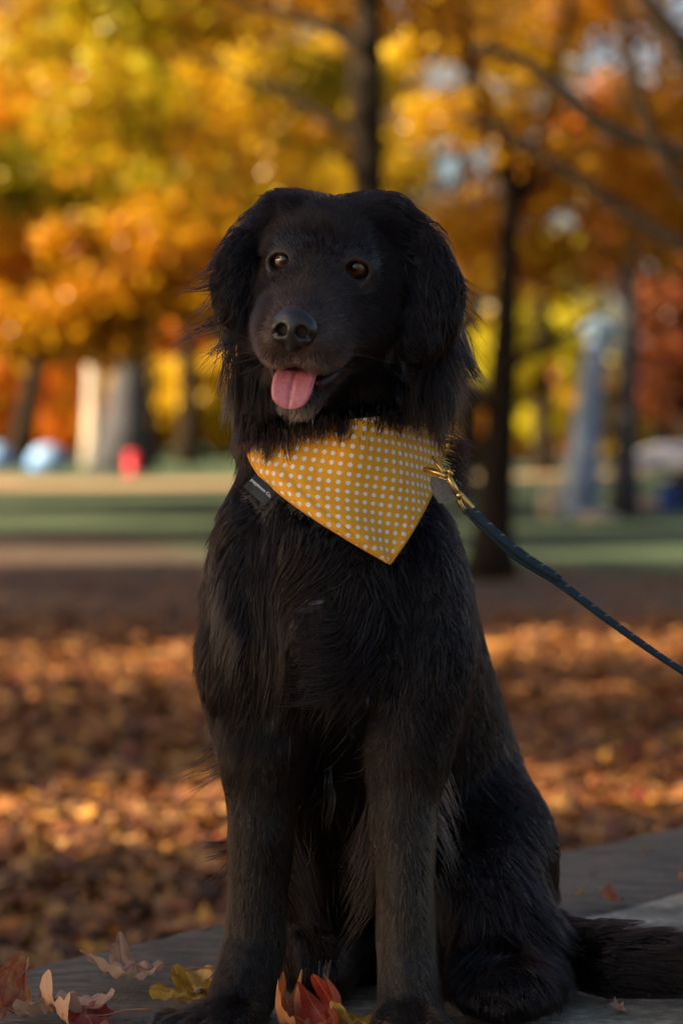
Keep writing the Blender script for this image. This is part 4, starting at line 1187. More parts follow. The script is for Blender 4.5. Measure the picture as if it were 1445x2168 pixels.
# ------------------------------------------------------------------ locks and wisps one can pick out in the photograph
def lock(px, py, way, length, n, spread, cc, r0=.00030, curl=0.3, y=None, fan=.12, lift=.006, steps=11, droop=0.0):
    y0 = S.hit(px, py)[0] if y is None else y
    if np.isnan(y0): y0 = .08
    c = W(px, py, y0)
    v0 = np.array([way[0], way[2] if len(way) > 2 else 0, -way[1]], float); v0 /= np.linalg.norm(v0)
    pts = np.empty((n, steps, 3))
    root = c + rng.normal(0, spread, (n, 3)) * [1, .4, 1] + [0, -.001, 0]
    ln = length * rng.uniform(.65, 1.1, n)
    side = np.cross(v0, [0, 1, 0]); ph = rng.uniform(-.4, .4, n)
    fanv = rng.normal(0, fan, (n, 3))
    for k in range(steps):
        u = k / (steps - 1)
        bend = side[None] * (curl * (u ** 2) + .05 * np.sin(5 * u + ph)[:, None]) + np.array([0, 0, -droop * u * u])
        conv = (1 - .75 * u)
        pts[:, k] = c + (root - c) * conv + ln[:, None] * (v0 * u + bend * .5 + fanv * u * .6) + np.array([0, -lift * math.sin(min(1, u * 2.2) * 1.57), 0])
    cc = np.asarray(cc) * rng.uniform(.6, 1.35, (n, 1))
    chunks.append((pts, rng.uniform(.7, 1.1, n) * r0, .00004, cc))
B1 = BLACK * 1.2
# chest: grey pointed tuft, pale wisps, swirls
for i in range(0): lock(585 + i * 6, 1290 + i * 14, (-.10 + .03 * i, 1), .058, 60, .006, np.array([.050, .041, .037]), curl=.05 * (i - 2), lift=.014)
lock(690, 1272, (-1, -.02), .016, 9, .0012, (.50, .42, .37), curl=.3, lift=.012)
lock(680, 1284, (-1, .25), .030, 10, .003, (.10, .08, .07), curl=-.3, lift=.012)
lock(632, 1286, (-.5, 1), .045, 8, .004, (.07, .058, .048), curl=.35, lift=.015)
for i in range(7): lock(730 - i * 4, 1295 + i * 27, (-1, .25 + .06 * i), .045, 40, .006, (.014, .011, .010), curl=-.25 - .05 * i, lift=.012)
lock(776, 1470, (.05, 1), .010, 8, .0014, (.20, .15, .13), curl=.1, lift=.01)
lock(700, 1660, (.2, 1), .045, 6, .002, (.07, .06, .055), curl=-.6, lift=.01, y=.05)
lock(692, 1610, (-.1, 1), .060, 6, .003, (.04, .034, .03), curl=.2, lift=.01, y=.04)
for i in range(5): lock(470 + i * 12, 1180 + i * 34, (-.5, 1), .05, 40, .006, (.014, .011, .011), curl=.3, lift=.012)
# elbow wisps left of the chest, leg feathers
for a, b, c_, d_ in ((462, 1500, -.5, .9), (470, 1560, -.9, .55), (478, 1575, -1, .1), (482, 1610, -1, .22), (482, 1622, -1, .5), (486, 1800, -1, .15), (486, 1840, -.9, .5), (486, 1780, -1, .1)):
    lock(a, b, (c_, d_), .030 if b > 1700 or b < 1600 else .052, 16 if b > 1700 else 12, .003, B1, curl=.25, y=.09, fan=.14, droop=.1, r0=.00026)
lock(470, 1570, (-.8, .9), .085, 4, .002, B1, curl=-.9, y=.08, fan=.05)
for i in range(9): lock(612 + (i % 3) * 8, 1770 + i * 17, (.32 + .05 * (i % 3), 1), .060, 11, .007, (.022, .014, .010), curl=.18, y=.055, fan=.10, lift=0)
for i in range(11): lock(792 - (i % 3) * 7, 1680 + i * 20, (-.36 + .06 * (i % 3), 1), .066, 11, .007, (.022, .014, .010), curl=-.15, y=.035, fan=.10, lift=0)
for i in range(8): lock(918 + (i % 3) * 4, 1600 + i * 26, (.45, 1), .050, 9, .005, (.030, .015, .011), curl=.15, y=.045, fan=.10, lift=0)
for i in range(6): lock(920, 1840 + i * 38, (.30, 1), .055, 9, .005, (.022, .014, .011), curl=.1, y=.03, fan=.08, lift=0)
for i in range(5): lock(590 + i * 7, 1950 + i * 22, (.12, 1), .055, 16, .005, (.020, .014, .011), curl=.1, y=.05, fan=.07, lift=0)
lock(690, 2040, (-.25, 1), .05, 10, .003, (.12, .10, .09), curl=.4, y=.0, fan=.1)
# ear fringes
for a, b, c_, d_, ln, n in ((473, 560, -.9, .55, .030, 22), (464, 585, -1, .55, .030, 20), (460, 600, -1, .30, .036, 18), (468, 628, -.8, .8, .034, 22), (480, 660, -.9, .7, .045, 26), (488, 668, -.9, .5, .046, 22), (504, 690, -.6, .9, .05, 30), (510, 700, -.9, .75, .04, 22), (518, 706, -.7, .6, .045, 20), (585, 425, -1, -.15, .020, 16), (550, 470, -.9, .5, .014, 10),
                             (948, 580, .9, .6, .032, 26), (956, 610, .95, .8, .034, 26), (958, 640, .8, 1, .036, 26), (951, 680, .55, 1, .05, 30), (941, 720, .4, 1, .055, 34), (926, 740, .25, 1, .060, 40), (911, 760, .15, 1, .065, 60), (891, 770, .2, 1, .06, 60), (815, 430, 1, -.15, .018, 18), (850, 470, .9, .5, .014, 10)):
    lock(a, b, (c_, d_), ln, max(6, int(n * .75)), .0050, B1, curl=-.45 if a < 700 else .3, y=.02, fan=.20, r0=.00030, droop=.35)
for i in range(16): lock(862 + i * 6, 715 + 14 * math.sin(i * 1.3) - abs(i - 6) * 3, (.04 + .022 * i, 1), .060 + .012 * math.sin(i * 2.1), 40, .006, BLACK * 1.6, r0=.00055, curl=.10 + .03 * i, y=.012 + .002 * i, fan=.06, lift=.004)
for i in range(8): lock(840 + i * 14, 800 + (i % 3) * 10, (.25 + .05 * i, 1), .052, 34, .006, BLACK * 1.6, r0=.00055, curl=-.1 - .09 * i, y=.035, fan=.07, lift=.01)
for i in range(3): lock(890 + i * 10, 820 + i * 8, (.55, .9), .050, 26, .004, BLACK * 1.4, r0=.0005, curl=-.75, y=.035, fan=.05)
for i in range(14): lock(492 + i * 7, 690 + 40 * (i % 4), (-.10 + .02 * i, 1), .070, 34, .006, BLACK * 1.6, r0=.00055, curl=.12 * ((i % 3) - 1), y=.045, fan=.07, lift=.01)
for i in range(10): lock(490 + i * 9, 815 + (i % 3) * 16, (.03 * (i - 3), 1), .042, 26, .005, (.016, .012, .012), curl=.2 * ((i % 3) - 1), fan=.10, lift=.012)
for i in range(34):
    fx = 516 + i * 10.6; fy = 922 - 54 * (fx - 514) / 415 - 4 - (10 if i % 2 else 17)
    lock(fx, fy, (.05 * ((i % 5) - 2), 1), (.020 if i > 8 else .030) * (1 + .35 * math.sin(i * 1.7)), 34, .006, BLACK * 1.3, r0=.00045, curl=.22 * ((i % 3) - 1), fan=.14, lift=.024, y=float(np.nan_to_num(S.hit(fx, fy)[0], nan=.03)))
# nape fur behind the clip
for i in range(7): lock(948, 925 + i * 14, (1, .25 + .06 * i), .026, 40, .004, B1, curl=-.3, y=.10, fan=.15)
for i in range(9): lock(588 + i * 13, 862 + 6 * math.sin(i * .39 * math.pi), (.06 * (i - 4), 1), .014, 16, .0045, (.24, .18, .125), r0=.00022, curl=.1, fan=.22, lift=.003)
for i in range(4): lock(612 + i * 12, 756, (.15 * (i - 1.5), 1), .007, 7, .004, (.16, .13, .11), r0=.00018, fan=.3, lift=.002)
# whiskers
whisk = []
for a, b, c_, d_, ln in ((572, 735, -1, .25, .060), (570, 742, -1, .45, .055), (575, 725, -1, -.05, .055), (580, 750, -.9, .7, .04), (715, 745, 1, .25, .085), (722, 735, 1, .1, .05), (610, 770, -.3, 1, .02), (650, 768, .2, 1, .02)):
    lock(a, b, (c_, d_, -.1), ln, 1, .0005, (.035, .03, .026), curl=-.25 if a < 640 else .2, fan=.05, r0=.00018)
fur = make_curves('fur', chunks, HAIR, dog)
tag(fur, kind='stuff')
# ------------------------------------------------------------------ bandana
Lb = spline([(514, 922), (521, 945), (533, 980), (563, 1019), (640, 1080), (735, 1141), (825, 1193)], 60)
Rb = spline([(929, 868), (932, 905), (935, 962), (925, 1012), (904, 1064), (868, 1130), (825, 1193)], 60)
nu, nv = 56, 60
BP = np.zeros((nv, nu, 2))
for i in range(nv):
    s = i / (nv - 1)
    for j in range(nu):
        u = j / (nu - 1)
        p = Lb[i] * (1 - u) + Rb[i] * u
        sag = -4 * math.sin(math.pi * u) * (1 - s) ** 2 + 10 * math.sin(math.pi * u) * s * (1 - s)
        BP[i, j] = p + [0, sag]
hy = S.hit(BP[..., 0].ravel(), BP[..., 1].ravel()).reshape(nv, nu)
m = np.nanmean(hy)
for i in range(nv):                                     # beyond the skin's outline the cloth goes on round the neck
    g = np.nonzero(~np.isnan(hy[i]))[0]
    if len(g):
        for j in range(nu):
            if np.isnan(hy[i, j]):
                k = g[np.argmin(abs(g - j))]; hy[i, j] = hy[i, k] + .004 * abs(j - k)
    else: hy[i] = m
hy = np.clip(hy, None, np.nanmin(hy) + .12)
for _ in range(30):
    P_ = np.pad(hy, 1, mode='edge'); hy = np.minimum(hy + .002, .5 * hy + .125 * (P_[:-2, 1:-1] + P_[2:, 1:-1] + P_[1:-1, :-2] + P_[1:-1, 2:]))
uu, vv = np.meshgrid(np.linspace(0, 1, nu), np.linspace(0, 1, nv))
fold = .0078 * np.sin(7.5 * uu - 4.5 * vv + .6) * (1 - vv * .6) + .0040 * np.sin(17 * uu + 6 * vv) * (1 - vv) ** 1.2 + .0055 * np.exp(-((uu - .14 - .05 * vv) / .035) ** 2) * (1 - vv) - .005 * np.exp(-((uu - .90 + .02 * vv) / .03) ** 2) * (1 - vv)
edge = np.minimum(uu, 1 - uu)
cy = hy - .017 + fold + .010 * np.exp(-edge / .03) * (1 - vv) ** .5 - .006 * vv ** 3
D_ = cy - CAMY
CX = (BP[..., 0] - 722.5) * D_ / FPX; CZ = CAMZ + (900 - BP[..., 1]) * D_ / FPX
CP = np.stack([CX, cy, CZ], -1)
# lengths along the cloth, so the print follows its folds
su = np.concatenate([np.zeros((nv, 1)), np.cumsum(np.linalg.norm(np.diff(CP, axis=1), axis=2), axis=1)], 1)
su = su - su[:, nu // 2:nu // 2 + 1] + CX[:, nu // 2:nu // 2 + 1]
sv = np.concatenate([np.zeros((1, nu)), np.cumsum(np.linalg.norm(np.diff(CP, axis=0), axis=2), axis=0)], 0)
sv = np.broadcast_to(sv[:, nu // 2:nu // 2 + 1], sv.shape) + (BP[..., 1] - BP[:, nu // 2:nu // 2 + 1, 1]) * .00042
t = NT('polka_dot_cotton')
uvn = t.n.new('ShaderNodeUVMap'); uvn.uv_map = 'cloth'
mp = t.n.new('ShaderNodeMapping'); t.l(uvn.outputs[0], mp.inputs[0]); mp.inputs['Rotation'].default_value = (0, 0, math.radians(7.5)); mp.inputs['Scale'].default_value = (1 / .0087,) * 3
sx = t.n.new('ShaderNodeSeparateXYZ'); t.l(mp.outputs[0], sx.inputs[0])
def cell(v): return t.math('SUBTRACT', t.math('FRACT', v), .5)
dx_, dy_ = cell(sx.outputs[0]), cell(sx.outputs[1])
rr_ = t.math('SQRT', t.math('ADD', t.math('MULTIPLY', dx_, dx_), t.math('MULTIPLY', dy_, dy_)))
wv = t.noise(900, 2, vec=uvn.outputs[0])
rr_ = t.math('ADD', rr_, t.math('MULTIPLY', t.math('SUBTRACT', wv, .5), .05))
dot = t.ramp(rr_, [(.235, (1, 1, 1)), (.265, (0, 0, 0))])
cl = t.ramp(t.noise(70, 4, vec=uvn.outputs[0]), [(.3, (.76, .315, .006)), (.7, (.86, .385, .010))])
t.base(t.mix(dot, cl, (.80, .74, .72))); t.set(Roughness=.85); t.p.inputs['Sheen Weight'].default_value = .15
w1 = t.n.new('ShaderNodeTexWave'); t.l(uvn.outputs[0], w1.inputs['Vector']); w1.inputs['Scale'].default_value = 380
t.bump(w1.outputs['Fac'], .12, .0006)
DOTS = t.m
bandana = tag(empty('bandana'), 'mustard yellow bandana with small white dots round the dog\'s neck', 'bandana')
idx = np.arange(nv * nu).reshape(nv, nu)
bq = np.stack([idx[:-1, :-1], idx[1:, :-1], idx[1:, 1:], idx[:-1, 1:]], -1).reshape(-1, 4)
cloth = fast_mesh('cloth', CP.reshape(-1, 3), bq, DOTS, bandana)
uvl = cloth.data.uv_layers.new(name='cloth')
luv = np.stack([su.ravel(), -sv.ravel()], -1)[bq.ravel()]
uvl.data.foreach_set('uv', luv.astype(np.float32).ravel())
md = cloth.modifiers.new('thickness', 'SOLIDIFY'); md.thickness = .0016; md.offset = 0
# hem: a rolled seam with its line of stitches along both lower edges
hem = simple('hem_cotton', (.72, .28, .006), .85)
for side in (1, nu - 2):
    pass
he = np.concatenate([CP[6:, 0], CP[::-1, -1][1:-6]])
tube('hem', he + [0, -.0004, 0], .0014, hem, bandana, 8)
st = bmesh.new()
for jj_ in (2, nu - 3):
    ln = CP[10:nv - 2, jj_]
    for k in range(0, len(ln) - 1):
        a, b = ln[k], ln[k] + (ln[k + 1] - ln[k]) * .6
        V_, F_ = tube_data([a + [0, -.0012, 0], (a + b) / 2 + [0, -.0015, 0], b + [0, -.0012, 0]], .00035, 5)
        vs = [st.verts.new(v) for v in V_]
        for f in F_: st.faces.new([vs[i] for i in f])
me = bpy.data.meshes.new('stitching'); st.to_mesh(me); st.free(); me.materials.append(simple('stitch_thread', (.80, .42, .05), .7))
link(bpy.data.objects.new('stitching', me), bandana)
# the band that closes it behind the neck
a0, a1 = CP[3, 0], CP[3, -1]
bp = spline([a0 + [.004, .004, 0], a0 + [-.004, .05, .004], (-.055, .185, .53), (0.0, .205, .535), (.06, .185, .53), a1 + [.004, .05, .004], a1 + [-.004, .004, 0]], 40)
bv = []; bf = []
for i, p in enumerate(bp):
    bv += [p + [0, 0, .014], p + [0, 0, -.012]]
    if i: bf.append((2 * i - 2, 2 * i - 1, 2 * i + 1, 2 * i))
nb = mesh_obj('neck_band', bv, bf, hem, bandana)
md = nb.modifiers.new('thickness', 'SOLIDIFY'); md.thickness = .0016

# woven label at the left edge
def cpt(px, py, y): return W(px, py, y)
ty = float(np.interp(1030, [980, 1080], [CP[14, 0, 1], CP[22, 0, 1]])); ty = min(ty, float(np.nanmin(S.hit([541, 586, 560, 515, 550], [1002, 1042, 1070, 1030, 1036])))) - .017
tl, tr, br, bl = [cpt(a, b, ty + c) for a, b, c in ((541, 1002, 0), (586, 1042, -.001), (560, 1070, -.003), (515, 1030, -.002))]
LV = []; nn = 7
for k in (0, 1):
    for i in range(nn):
        for j in range(nn):
            u, v = i / (nn - 1), j / (nn - 1)
            p = (tl * (1 - u) + tr * u) * (1 - v) + (bl * (1 - u) + br * u) * v
            LV.append(p + np.array([0, .0007 * k - .0012 * math.sin(3.1 * v) + .0006 * math.sin(5 * u), 0]))
LF = []
for k in (0, 1):
    for i in range(nn - 1):
        for j in range(nn - 1):
            q = (k * 49 + i * nn + j, k * 49 + i * nn + j + 1, k * 49 + (i + 1) * nn + j + 1, k * 49 + (i + 1) * nn + j)
            LF.append(q if k == 0 else q[::-1])
bd = [i * nn for i in range(nn)] + [(nn - 1) * nn + j for j in range(1, nn)] + [i * nn + nn - 1 for i in range(nn - 2, -1, -1)] + [j for j in range(nn - 2, 0, -1)]
for a, b in zip(bd, bd[1:] + bd[:1]): LF.append((a, b, b + 49, a + 49))
lb = mesh_obj('label_tag', LV, LF, simple('charcoal_satin', (.035, .035, .037), .6, .15, 400, .1), bandana, smooth=False)
lb['label'] = 'charcoal woven label with white lettering'
fc_ = bpy.data.curves.new('lettering', 'FONT'); fc_.body = 'pupptown Co.'; fc_.size = .0052; fc_.align_x = 'CENTER'; fc_.align_y = 'CENTER'; fc_.extrude = .0001; fc_.offset = .00011
fm = NT('white_thread'); fm.base((.75, .75, .75)); fm.set(Roughness=.7); fc_.materials.append(fm.m)
fo = bpy.data.objects.new('lettering', fc_); link(fo, lb)
ux = Vector(tr - tl).normalized(); uy = Vector(tl - bl); uz = ux.cross(uy).normalized(); uy = uz.cross(ux)
ctr = (tl * .5 + tr * .5) * .60 + (bl * .5 + br * .5) * .40
M_ = Matrix((ux, uy, uz)).transposed().to_4x4(); M_.translation = Vector(ctr) + Vector((0, -.0022, 0)); fo.matrix_world = M_
bpy.context.view_layer.update()
wd = fo.dimensions.x
if wd > 0: fc_.size *= .0236 / wd
bpy.context.view_layer.update()
me = bpy.data.meshes.new_from_object(fo.evaluated_get(bpy.context.evaluated_depsgraph_get())); mw = fo.matrix_world.copy()
bpy.data.objects.remove(fo)
me.name = 'lettering'; fo = bpy.data.objects.new('lettering', me); link(fo, lb); fo.matrix_world = mw

# ------------------------------------------------------------------ leash with its gold clip
gold = NT('brushed_gold'); gf = gold.noise(220, 3)
gold.base(gold.ramp(gf, [(.3, (.62, .36, .10)), (.7, (.80, .52, .18))])); gold.set(Metallic=1.0, Roughness=.30); gold.bump(gf, .1, .001)
GOLDM = gold.m
cyy = float(S.hit(925, 1000)[0]); cyy = min(cyy if cyy == cyy else .04, .06) - .022
leash = tag(empty('leash'), 'dark teal flat leash with pale flecks and a gold snap clip', 'leash')
def wp(*l): return np.array([W(a, b, cyy + c) for a, b, c in l])
clip = tag(empty('clip'), None); clip.parent = leash
tube('swivel_bar', wp((943, 998, 0), (957, 1025, -.002), (971, 1052, -.002)), [.0026, .0026, .0028], GOLDM, clip, 12)
tube('hook', spline(wp((900, 994, .012), (914, 997, .005), (928, 1002, .001), (944, 1009, -.001)), 16), .0026, GOLDM, clip, 12)
tube('thumb_catch', wp((946, 992, -.002), (952, 1000, -.003), (957, 1007, -.002)), .0018, GOLDM, clip, 10)
tube('collar_ring', spline(wp((915, 968, .012), (925, 982, .004), (937, 998, .001), (944, 1008, .004)), 16), .0015, GOLDM, clip, 8)
tube('collar_sleeve', wp((966, 1052, -.002), (978, 1045, -.002)), .0032, GOLDM, clip, 12)
tube('strap_loop', spline(wp((974, 1046, -.002), (988, 1062, -.003), (1001, 1077, -.003)), 10), .0023, GOLDM, clip, 10)
tube('strap_loop', spline(wp((971, 1050, 0), (971, 1058, .001), (974, 1068, .001), (981, 1079, .002), (987, 1088, .003)), 14), .0021, GOLDM, clip, 10)
tube('strap_loop', wp((1001, 1077, -.002), (995, 1083, .001), (987, 1088, .003)), .0021, GOLDM, clip, 10)
t = NT('teal_webbing')
uvn = t.n.new('ShaderNodeUVMap'); uvn.uv_map = 'strap'
sx = t.n.new('ShaderNodeSeparateXYZ'); t.l(uvn.outputs[0], sx.inputs[0])
fr = t.math('FRACT', t.math('ADD', t.math('MULTIPLY', sx.outputs[0], 1 / .0155), t.math('MULTIPLY', sx.outputs[1], 1.3)))
band = t.ramp(fr, [(.40, (0, 0, 0)), (.44, (1, 1, 1)), (.54, (1, 1, 1)), (.58, (0, 0, 0))])
inn = t.ramp(sx.outputs[1], [(.52, (0, 0, 0)), (.56, (1, 1, 1)), (.70, (1, 1, 1)), (.76, (0, 0, 0))])
nz_ = t.noise(1400, 2)
fleck = t.math('MULTIPLY', t.math('MULTIPLY', band, inn), t.ramp(nz_, [(.4, (.2, .2, .2)), (.6, (1, 1, 1))]))
t.base(t.mix(fleck, t.ramp(nz_, [(.3, (.003, .012, .020)), (.7, (.008, .032, .048))]), (.26, .21, .18)))
t.set(Roughness=.75); t.bump(nz_, .5, .0008)
def strap(name, path, wid, thick, mat, parent):
    pts = spline(path, 90); wid = np.interp(np.linspace(0, 1, 90), np.linspace(0, 1, len(wid)), wid)
    tt = np.gradient(pts, axis=0); tt /= np.linalg.norm(tt, axis=1)[:, None]
    sd = np.cross(tt, np.array([.12, -1, .25])); sd /= np.linalg.norm(sd, axis=1)[:, None]; nr = np.cross(tt, sd)
    seg = 14; an = np.linspace(0, 2 * math.pi, seg, endpoint=False)
    ca_, sa_ = np.sign(np.cos(an)) * abs(np.cos(an)) ** .6, np.sign(np.sin(an)) * abs(np.sin(an)) ** .6
    Vv = (pts[:, None] + sd[:, None] * (wid[:, None] / 2 * ca_)[..., None] + nr[:, None] * (thick / 2 * sa_)[None, :, None]).reshape(-1, 3)
    F = [(i * seg + j, i * seg + (j + 1) % seg, (i + 1) * seg + (j + 1) % seg, (i + 1) * seg + j) for i in range(89) for j in range(seg)]
    F += [tuple(range(seg - 1, -1, -1)), tuple(89 * seg + j for j in range(seg))]
    o = mesh_obj(name, Vv, F, mat, parent)
    L = np.concatenate([[0], np.cumsum(np.linalg.norm(np.diff(pts, axis=0), axis=1))])
    ul = o.data.uv_layers.new(name='strap')
    for p in o.data.polygons:
        for li in p.loop_indices:
            vi = o.data.loops[li].vertex_index; i, j = divmod(vi, seg)
            ul.data[li].uv = (L[i], j / seg)
    return o
strap('webbing', wp((988, 1076, .001), (1003, 1092, 0), (1040, 1129, 0), (1100, 1182, .004), (1180, 1232, .012), (1262, 1294, .02), (1350, 1358, .03), (1450, 1425, .045), (1620, 1528, .08)), [.0084, .0102, .0098, .0090, .0082, .0076, .0068, .0062, .0058], .0044, t.m, leash)
strap('stitched_fold', wp((990, 1073, -.003), (1008, 1088, -.004), (1050, 1128, -.004), (1110, 1177, .000), (1170, 1216, .006), (1184, 1226, .010)), [.0066, .0078, .0080, .0076, .0074, .0070], .0028, t.m, leash)

# id tag on the collar
t = NT('worn_steel'); f = t.noise(300, 4)
t.base(t.ramp(f, [(.3, (.16, .14, .13)), (.7, (.30, .27, .25))])); t.set(Metallic=.8, Roughness=.5); t.bump(f, .15, .001)
tagv = [(912, 1008), (938, 1014), (950, 1024), (961, 1046), (957, 1055), (936, 1065), (928, 1066), (918, 1050), (910, 1030)]
c0 = W(932, 1036, cyy + .010)
bm = bmesh.new()
f0 = bm.faces.new([bm.verts.new(W(a, b, cyy + .008 + .00006 * (a - 930))) for a, b in tagv])
ex = bmesh.ops.extrude_face_region(bm, geom=[f0]); bmesh.ops.translate(bm, verts=[v for v in ex['geom'] if isinstance(v, bmesh.types.BMVert)], vec=(0, .0016, 0))
bmesh.ops.recalc_face_normals(bm, faces=bm.faces); bmesh.ops.bevel(bm, geom=list(bm.edges), offset=.0006, segments=2, affect='EDGES')
me = bpy.data.meshes.new('id_tag'); bm.to_mesh(me); bm.free(); me.materials.append(t.m)
tag(link(bpy.data.objects.new('id_tag', me)), 'dull grey metal id tag hanging behind the gold clip', 'tag')

# ------------------------------------------------------------------ fallen maple leaves on the ledge
def maple_r(a):
    """outline radius of a maple leaf, a = 0 at the tip"""
    a = (a + math.pi) % (2 * math.pi) - math.pi; b = abs(a)
    lobes = ((0, 1.0, .34), (.90, .93, .36), (1.80, .70, .40))
    r = .50
    for c, h, w in lobes: r = max(r, .46 + (h - .46) * max(0, 1 - abs(b - c) / (w * 1.35)) ** .7)
    r *= 1 + .09 * abs(math.sin(b * 7.5 + .4)) * (1 if b < 2.1 else .2)
    if b > 2.75: r *= .30 + .70 * max(0, (3.1416 - b) / .39)
    return r
def leaf_material(name, c1, c2, vein, under):
    t = NT(name)
    uvn = t.n.new('ShaderNodeUVMap'); uvn.uv_map = 'leaf'
    n1 = t.noise(3.2, 5, .65, vec=uvn.outputs[0]); n2 = t.noise(26, 3, vec=uvn.outputs[0])
    c = t.ramp(n1, [(.34, c1), (.64, c2)])
    c = t.mix(t.math('MULTIPLY', n2, .4), c, [x * .45 for x in c1])
    sp = t.ramp(t.noise(9, 4, .7, vec=uvn.outputs[0]), [(.58, (0, 0, 0)), (.66, (1, 1, 1))])
    c = t.mix(t.math('MULTIPLY', sp, .75), c, [x * .22 for x in c1])
    sx = t.n.new('ShaderNodeSeparateXYZ'); t.l(uvn.outputs[0], sx.inputs[0])
    ang = t.math('ABSOLUTE', t.math('ARCTAN2', sx.outputs[0], sx.outputs[1])); rad = t.math('SQRT', t.math('ADD', t.math('MULTIPLY', sx.outputs[0], sx.outputs[0]), t.math('MULTIPLY', sx.outputs[1], sx.outputs[1])))
    vs = None
    for a in (0, .88, 1.75):
        d = t.math('MULTIPLY', t.math('ABSOLUTE', t.math('SUBTRACT', ang, a)), rad)
        vs = d if vs is None else t.math('MINIMUM', vs, d)
    vm = t.ramp(vs, [(.010, (1, 1, 1)), (.028, (0, 0, 0))])
    c = t.mix(t.math('MULTIPLY', vm, .7), c, vein)
    ge = t.n.new('ShaderNodeNewGeometry')
    c = t.mix(t.math('MULTIPLY', ge.outputs['Backfacing'], .75), c, under)
    t.base(c); t.set(Roughness=.5); t.bump(t.math('ADD', t.math('MULTIPLY', vm, -.6), n2), .5, .002)
    tr = t.n.new('ShaderNodeBsdfTranslucent'); t.l(c, tr.inputs[0]); mx = t.n.new('ShaderNodeMixShader'); mx.inputs[0].default_value = .25
    t.l(t.p.outputs[0], mx.inputs[1]); t.l(tr.outputs[0], mx.inputs[2]); t.l(mx.outputs[0], t.out.inputs[0])
    return t.m
def maple_leaf(label, px, py, y, size, yaw, tilt, folds, mat, stalk=None, cup=.25, seed=0, group=None):
    r = np.random.default_rng(seed)
    nr_, na = 9, 72; P = [(0, 0)]
    for i in range(1, nr_ + 1):
        for j in range(na):
            a = 2 * math.pi * j / na; q = maple_r(a) * i / nr_
            P.append((math.sin(a) * q, math.cos(a) * q))
    P = np.array(P)
    z = cup * (P ** 2).sum(1) * .5 + .09 * np.sin(P[:, 0] * 5 + seed) * np.sin(P[:, 1] * 4 + seed * 2) + .05 * np.sin(P[:, 0] * 11 + P[:, 1] * 9 + seed) + .03 * np.sin(P[:, 0] * 19 - P[:, 1] * 17 + seed * 3)
    Q3 = np.column_stack([P, z])
    for (fa, d0, ang, rad) in folds:                     # roll the part beyond a line upwards
        d = np.array([math.sin(math.radians(fa)), math.cos(math.radians(fa)), 0])
        s = Q3 @ d - d0; k = s > 0
        th = np.minimum(s / rad, math.radians(ang)); ov = np.maximum(0, s - rad * math.radians(ang))
        al = rad * np.sin(th) + ov * np.cos(th); up = rad * (1 - np.cos(th)) + ov * np.sin(th)
        Q3[k] += (al - s)[k, None] * d + np.outer(up[k], [0, 0, 1])
    size *= 1.3
    Q3 *= size
    R_ = np.array((Matrix.Rotation(math.radians(yaw), 3, 'Z') @ Matrix.Rotation(math.radians(tilt[0]), 3, 'X') @ Matrix.Rotation(math.radians(tilt[1]), 3, 'Y')))
    Q3 = Q3 @ R_.T
    base = W(px, py, y)
    root = tag(empty('maple_leaf', base), label, 'leaf', group)
    lowest = Q3[:, 2].min(); off = max(0.002 - (base[2] + lowest), -base[2] - lowest + .002) if base[2] + lowest < .002 else 0
    Q3[:, 2] += off
    F = [(0, 1 + j, 1 + (j + 1) % na) for j in range(na)]
    for i in range(nr_ - 1):
        for j in range(na):
            a = 1 + i * na + j; b = 1 + i * na + (j + 1) % na
            F.append((a, a + na, b + na, b))
    F = [f[::-1] for f in F]
    o = mesh_obj('blade', Q3, F, mat, root)
    ul = o.data.uv_layers.new(name='leaf')
    for p in o.data.polygons:
        for li in p.loop_indices: ul.data[li].uv = P[o.data.loops[li].vertex_index]
    if stalk:
        c = np.array([0, -.30 * size, .02 * size]); c = c @ R_.T + [0, 0, off]
        e = np.array([stalk[0], stalk[1], stalk[2]])
        tube('stalk', spline([Q3[0], c, c + (e - c) * .5 + [0, 0, .002], e], 12), np.linspace(.0010, .0008, 12), simple('leaf_stalk', (.30, .10, .04), .6), root, 6)
    return root
PINK = leaf_material('pinkish_dry_leaf', (.50, .24, .13), (.66, .40, .26), (.40, .14, .08), (.62, .42, .30))
YEL = leaf_material('yellow_dry_leaf', (.68, .33, .04), (.82, .50, .13), (.50, .28, .06), (.70, .52, .22))
GLD = leaf_material('golden_brown_leaf', (.45, .20, .015), (.62, .33, .02), (.35, .14, .02), (.5, .3, .08))
REDC = leaf_material('red_and_cream_leaf', (.42, .05, .03), (.66, .42, .20), (.45, .12, .05), (.66, .46, .26))
TANR = leaf_material('tan_leaf_red_inside', (.34, .030, .018), (.48, .07, .03), (.55, .22, .10), (.62, .38, .22))
ORR = leaf_material('orange_red_leaf', (.42, .07, .02), (.62, .20, .05), (.62, .28, .09), (.55, .22, .08))
RED = leaf_material('red_leaf', (.40, .03, .018), (.55, .085, .03), (.60, .20, .07), (.5, .12, .05))
maple_leaf('pinkish tan curled leaf lying on the back slab left of the dog', 285, 2056, .15, .044, 75, (2, 3), [(0, .35, 22, .3), (170, .2, 18, .3), (-90, .35, 40, .2), (60, .5, 35, .2)], PINK, (.035, .0, .008), .15, 1)
maple_leaf('pale yellow leaf behind the dog\'s left paw', 448, 2070, .12, .034, 160, (-20, 10), [(60, .45, 60, .3)], YEL, (-.035, .01, .004), .4, 2)
maple_leaf('golden brown leaf tucked under the yellow leaf beside the paw', 430, 2124, .062, .040, 40, (-6, 4), [(0, .3, 40, .4)], GLD, None, .3, 3)
maple_leaf('red and cream crumpled leaf standing at the left edge', 14, 2142, .035, .036, 20, (34, 10), [(0, .2, 100, .18), (90, .2, 110, .15), (-90, .25, 95, .16)], REDC, None, .6, 4)
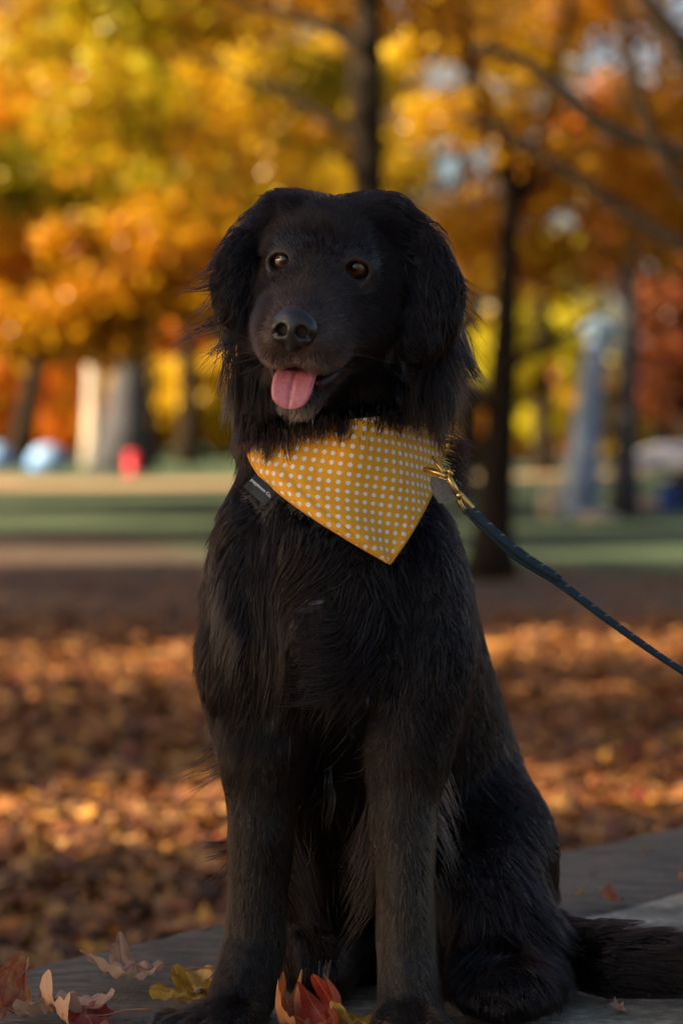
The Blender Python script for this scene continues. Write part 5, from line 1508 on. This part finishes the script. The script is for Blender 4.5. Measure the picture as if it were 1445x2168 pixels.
maple_leaf('large tan leaf with a red edge curled upright', 178, 2162, -.005, .048, 100, (4, -4), [(-20, .30, 105, .22), (180, .5, 30, .4)], TANR, (.06, -.005, .012), .25, 5)
maple_leaf('pale tan leaf lying flat under the large curled leaf', 120, 2140, .03, .046, 200, (3, 5), [(30, .4, 30, .3)], PINK, None, .2, 6)
maple_leaf('orange leaf lying between the fore legs', 628, 2166, -.03, .033, 60, (16, 5), [(0, .3, 75, .2), (90, .3, 80, .2), (-70, .3, 60, .2)], ORR, None, .6, 7)
maple_leaf('red leaf with a raised tip in front of the orange leaf between the fore legs', 690, 2164, -.035, .032, -25, (34, -12), [(0, .30, 95, .16), (80, .25, 100, .16), (-80, .3, 80, .2)], RED, None, .6, 8)
maple_leaf('olive gold leaf beside the right fore paw', 770, 2172, -.03, .034, 130, (6, 4), [(0, .4, 50, .3)], GLD, None, .3, 9)
maple_leaf('small orange leaf on the joint between the slabs at right', 1290, 1906, .56, .013, 30, (25, 10), [(0, .3, 70, .3)], ORR, None, .5, 10)
maple_leaf('tiny rust scrap of leaf on the rough slab at right', 1232, 1896, .60, .007, 120, (10, 10), [(0, .3, 60, .3)], GLD, None, .5, 11)
maple_leaf('rust leaf at the right edge on the rough slab', 1448, 1868, .66, .013, 80, (30, 5), [(0, .3, 60, .3)], ORR, None, .5, 12)
maple_leaf('tiny tan scrap on the smooth slab below the tail', 1312, 2146, .05, .009, 40, (8, 8), [(0, .3, 60, .3)], PINK, None, .5, 13)

# crumbs of leaf and grit on the slabs
r = np.random.default_rng(5); n = 420
a = r.uniform(-.6, 1.7, n); b = r.uniform(.01, .9, n); sz = r.uniform(.0012, .0045, n) * (1 + 1.5 * (r.random(n) < .12))
cx = o_[0] + u_[0] * a + n_[0] * b; cy2 = o_[1] + u_[1] * a + n_[1] * b
Vc = []; Fc = []
for i in range(n):
    q = r.uniform(0, 6.28); e = r.uniform(.5, 1.2, 5); h = r.uniform(.0003, .002)
    z0 = .0002 if abs(b[i] - .27) > .01 else -.004
    for k in range(5): Vc.append((cx[i] + sz[i] * e[k] * math.cos(q + k * 1.256), cy2[i] + sz[i] * e[k] * math.sin(q + k * 1.256), z0 + h * (k % 2)))
    Vc.append((cx[i], cy2[i], z0 + h * 1.6))
    for k in range(5): Fc.append((6 * i + k, 6 * i + (k + 1) % 5, 6 * i + 5))
tag(mesh_obj('leaf_crumbs', Vc, Fc, simple('crumbled_leaf', (.16, .075, .028), .9, .7, 90), None, False), 'tiny crumbs of dry leaf scattered over the stone slabs', kind='stuff')
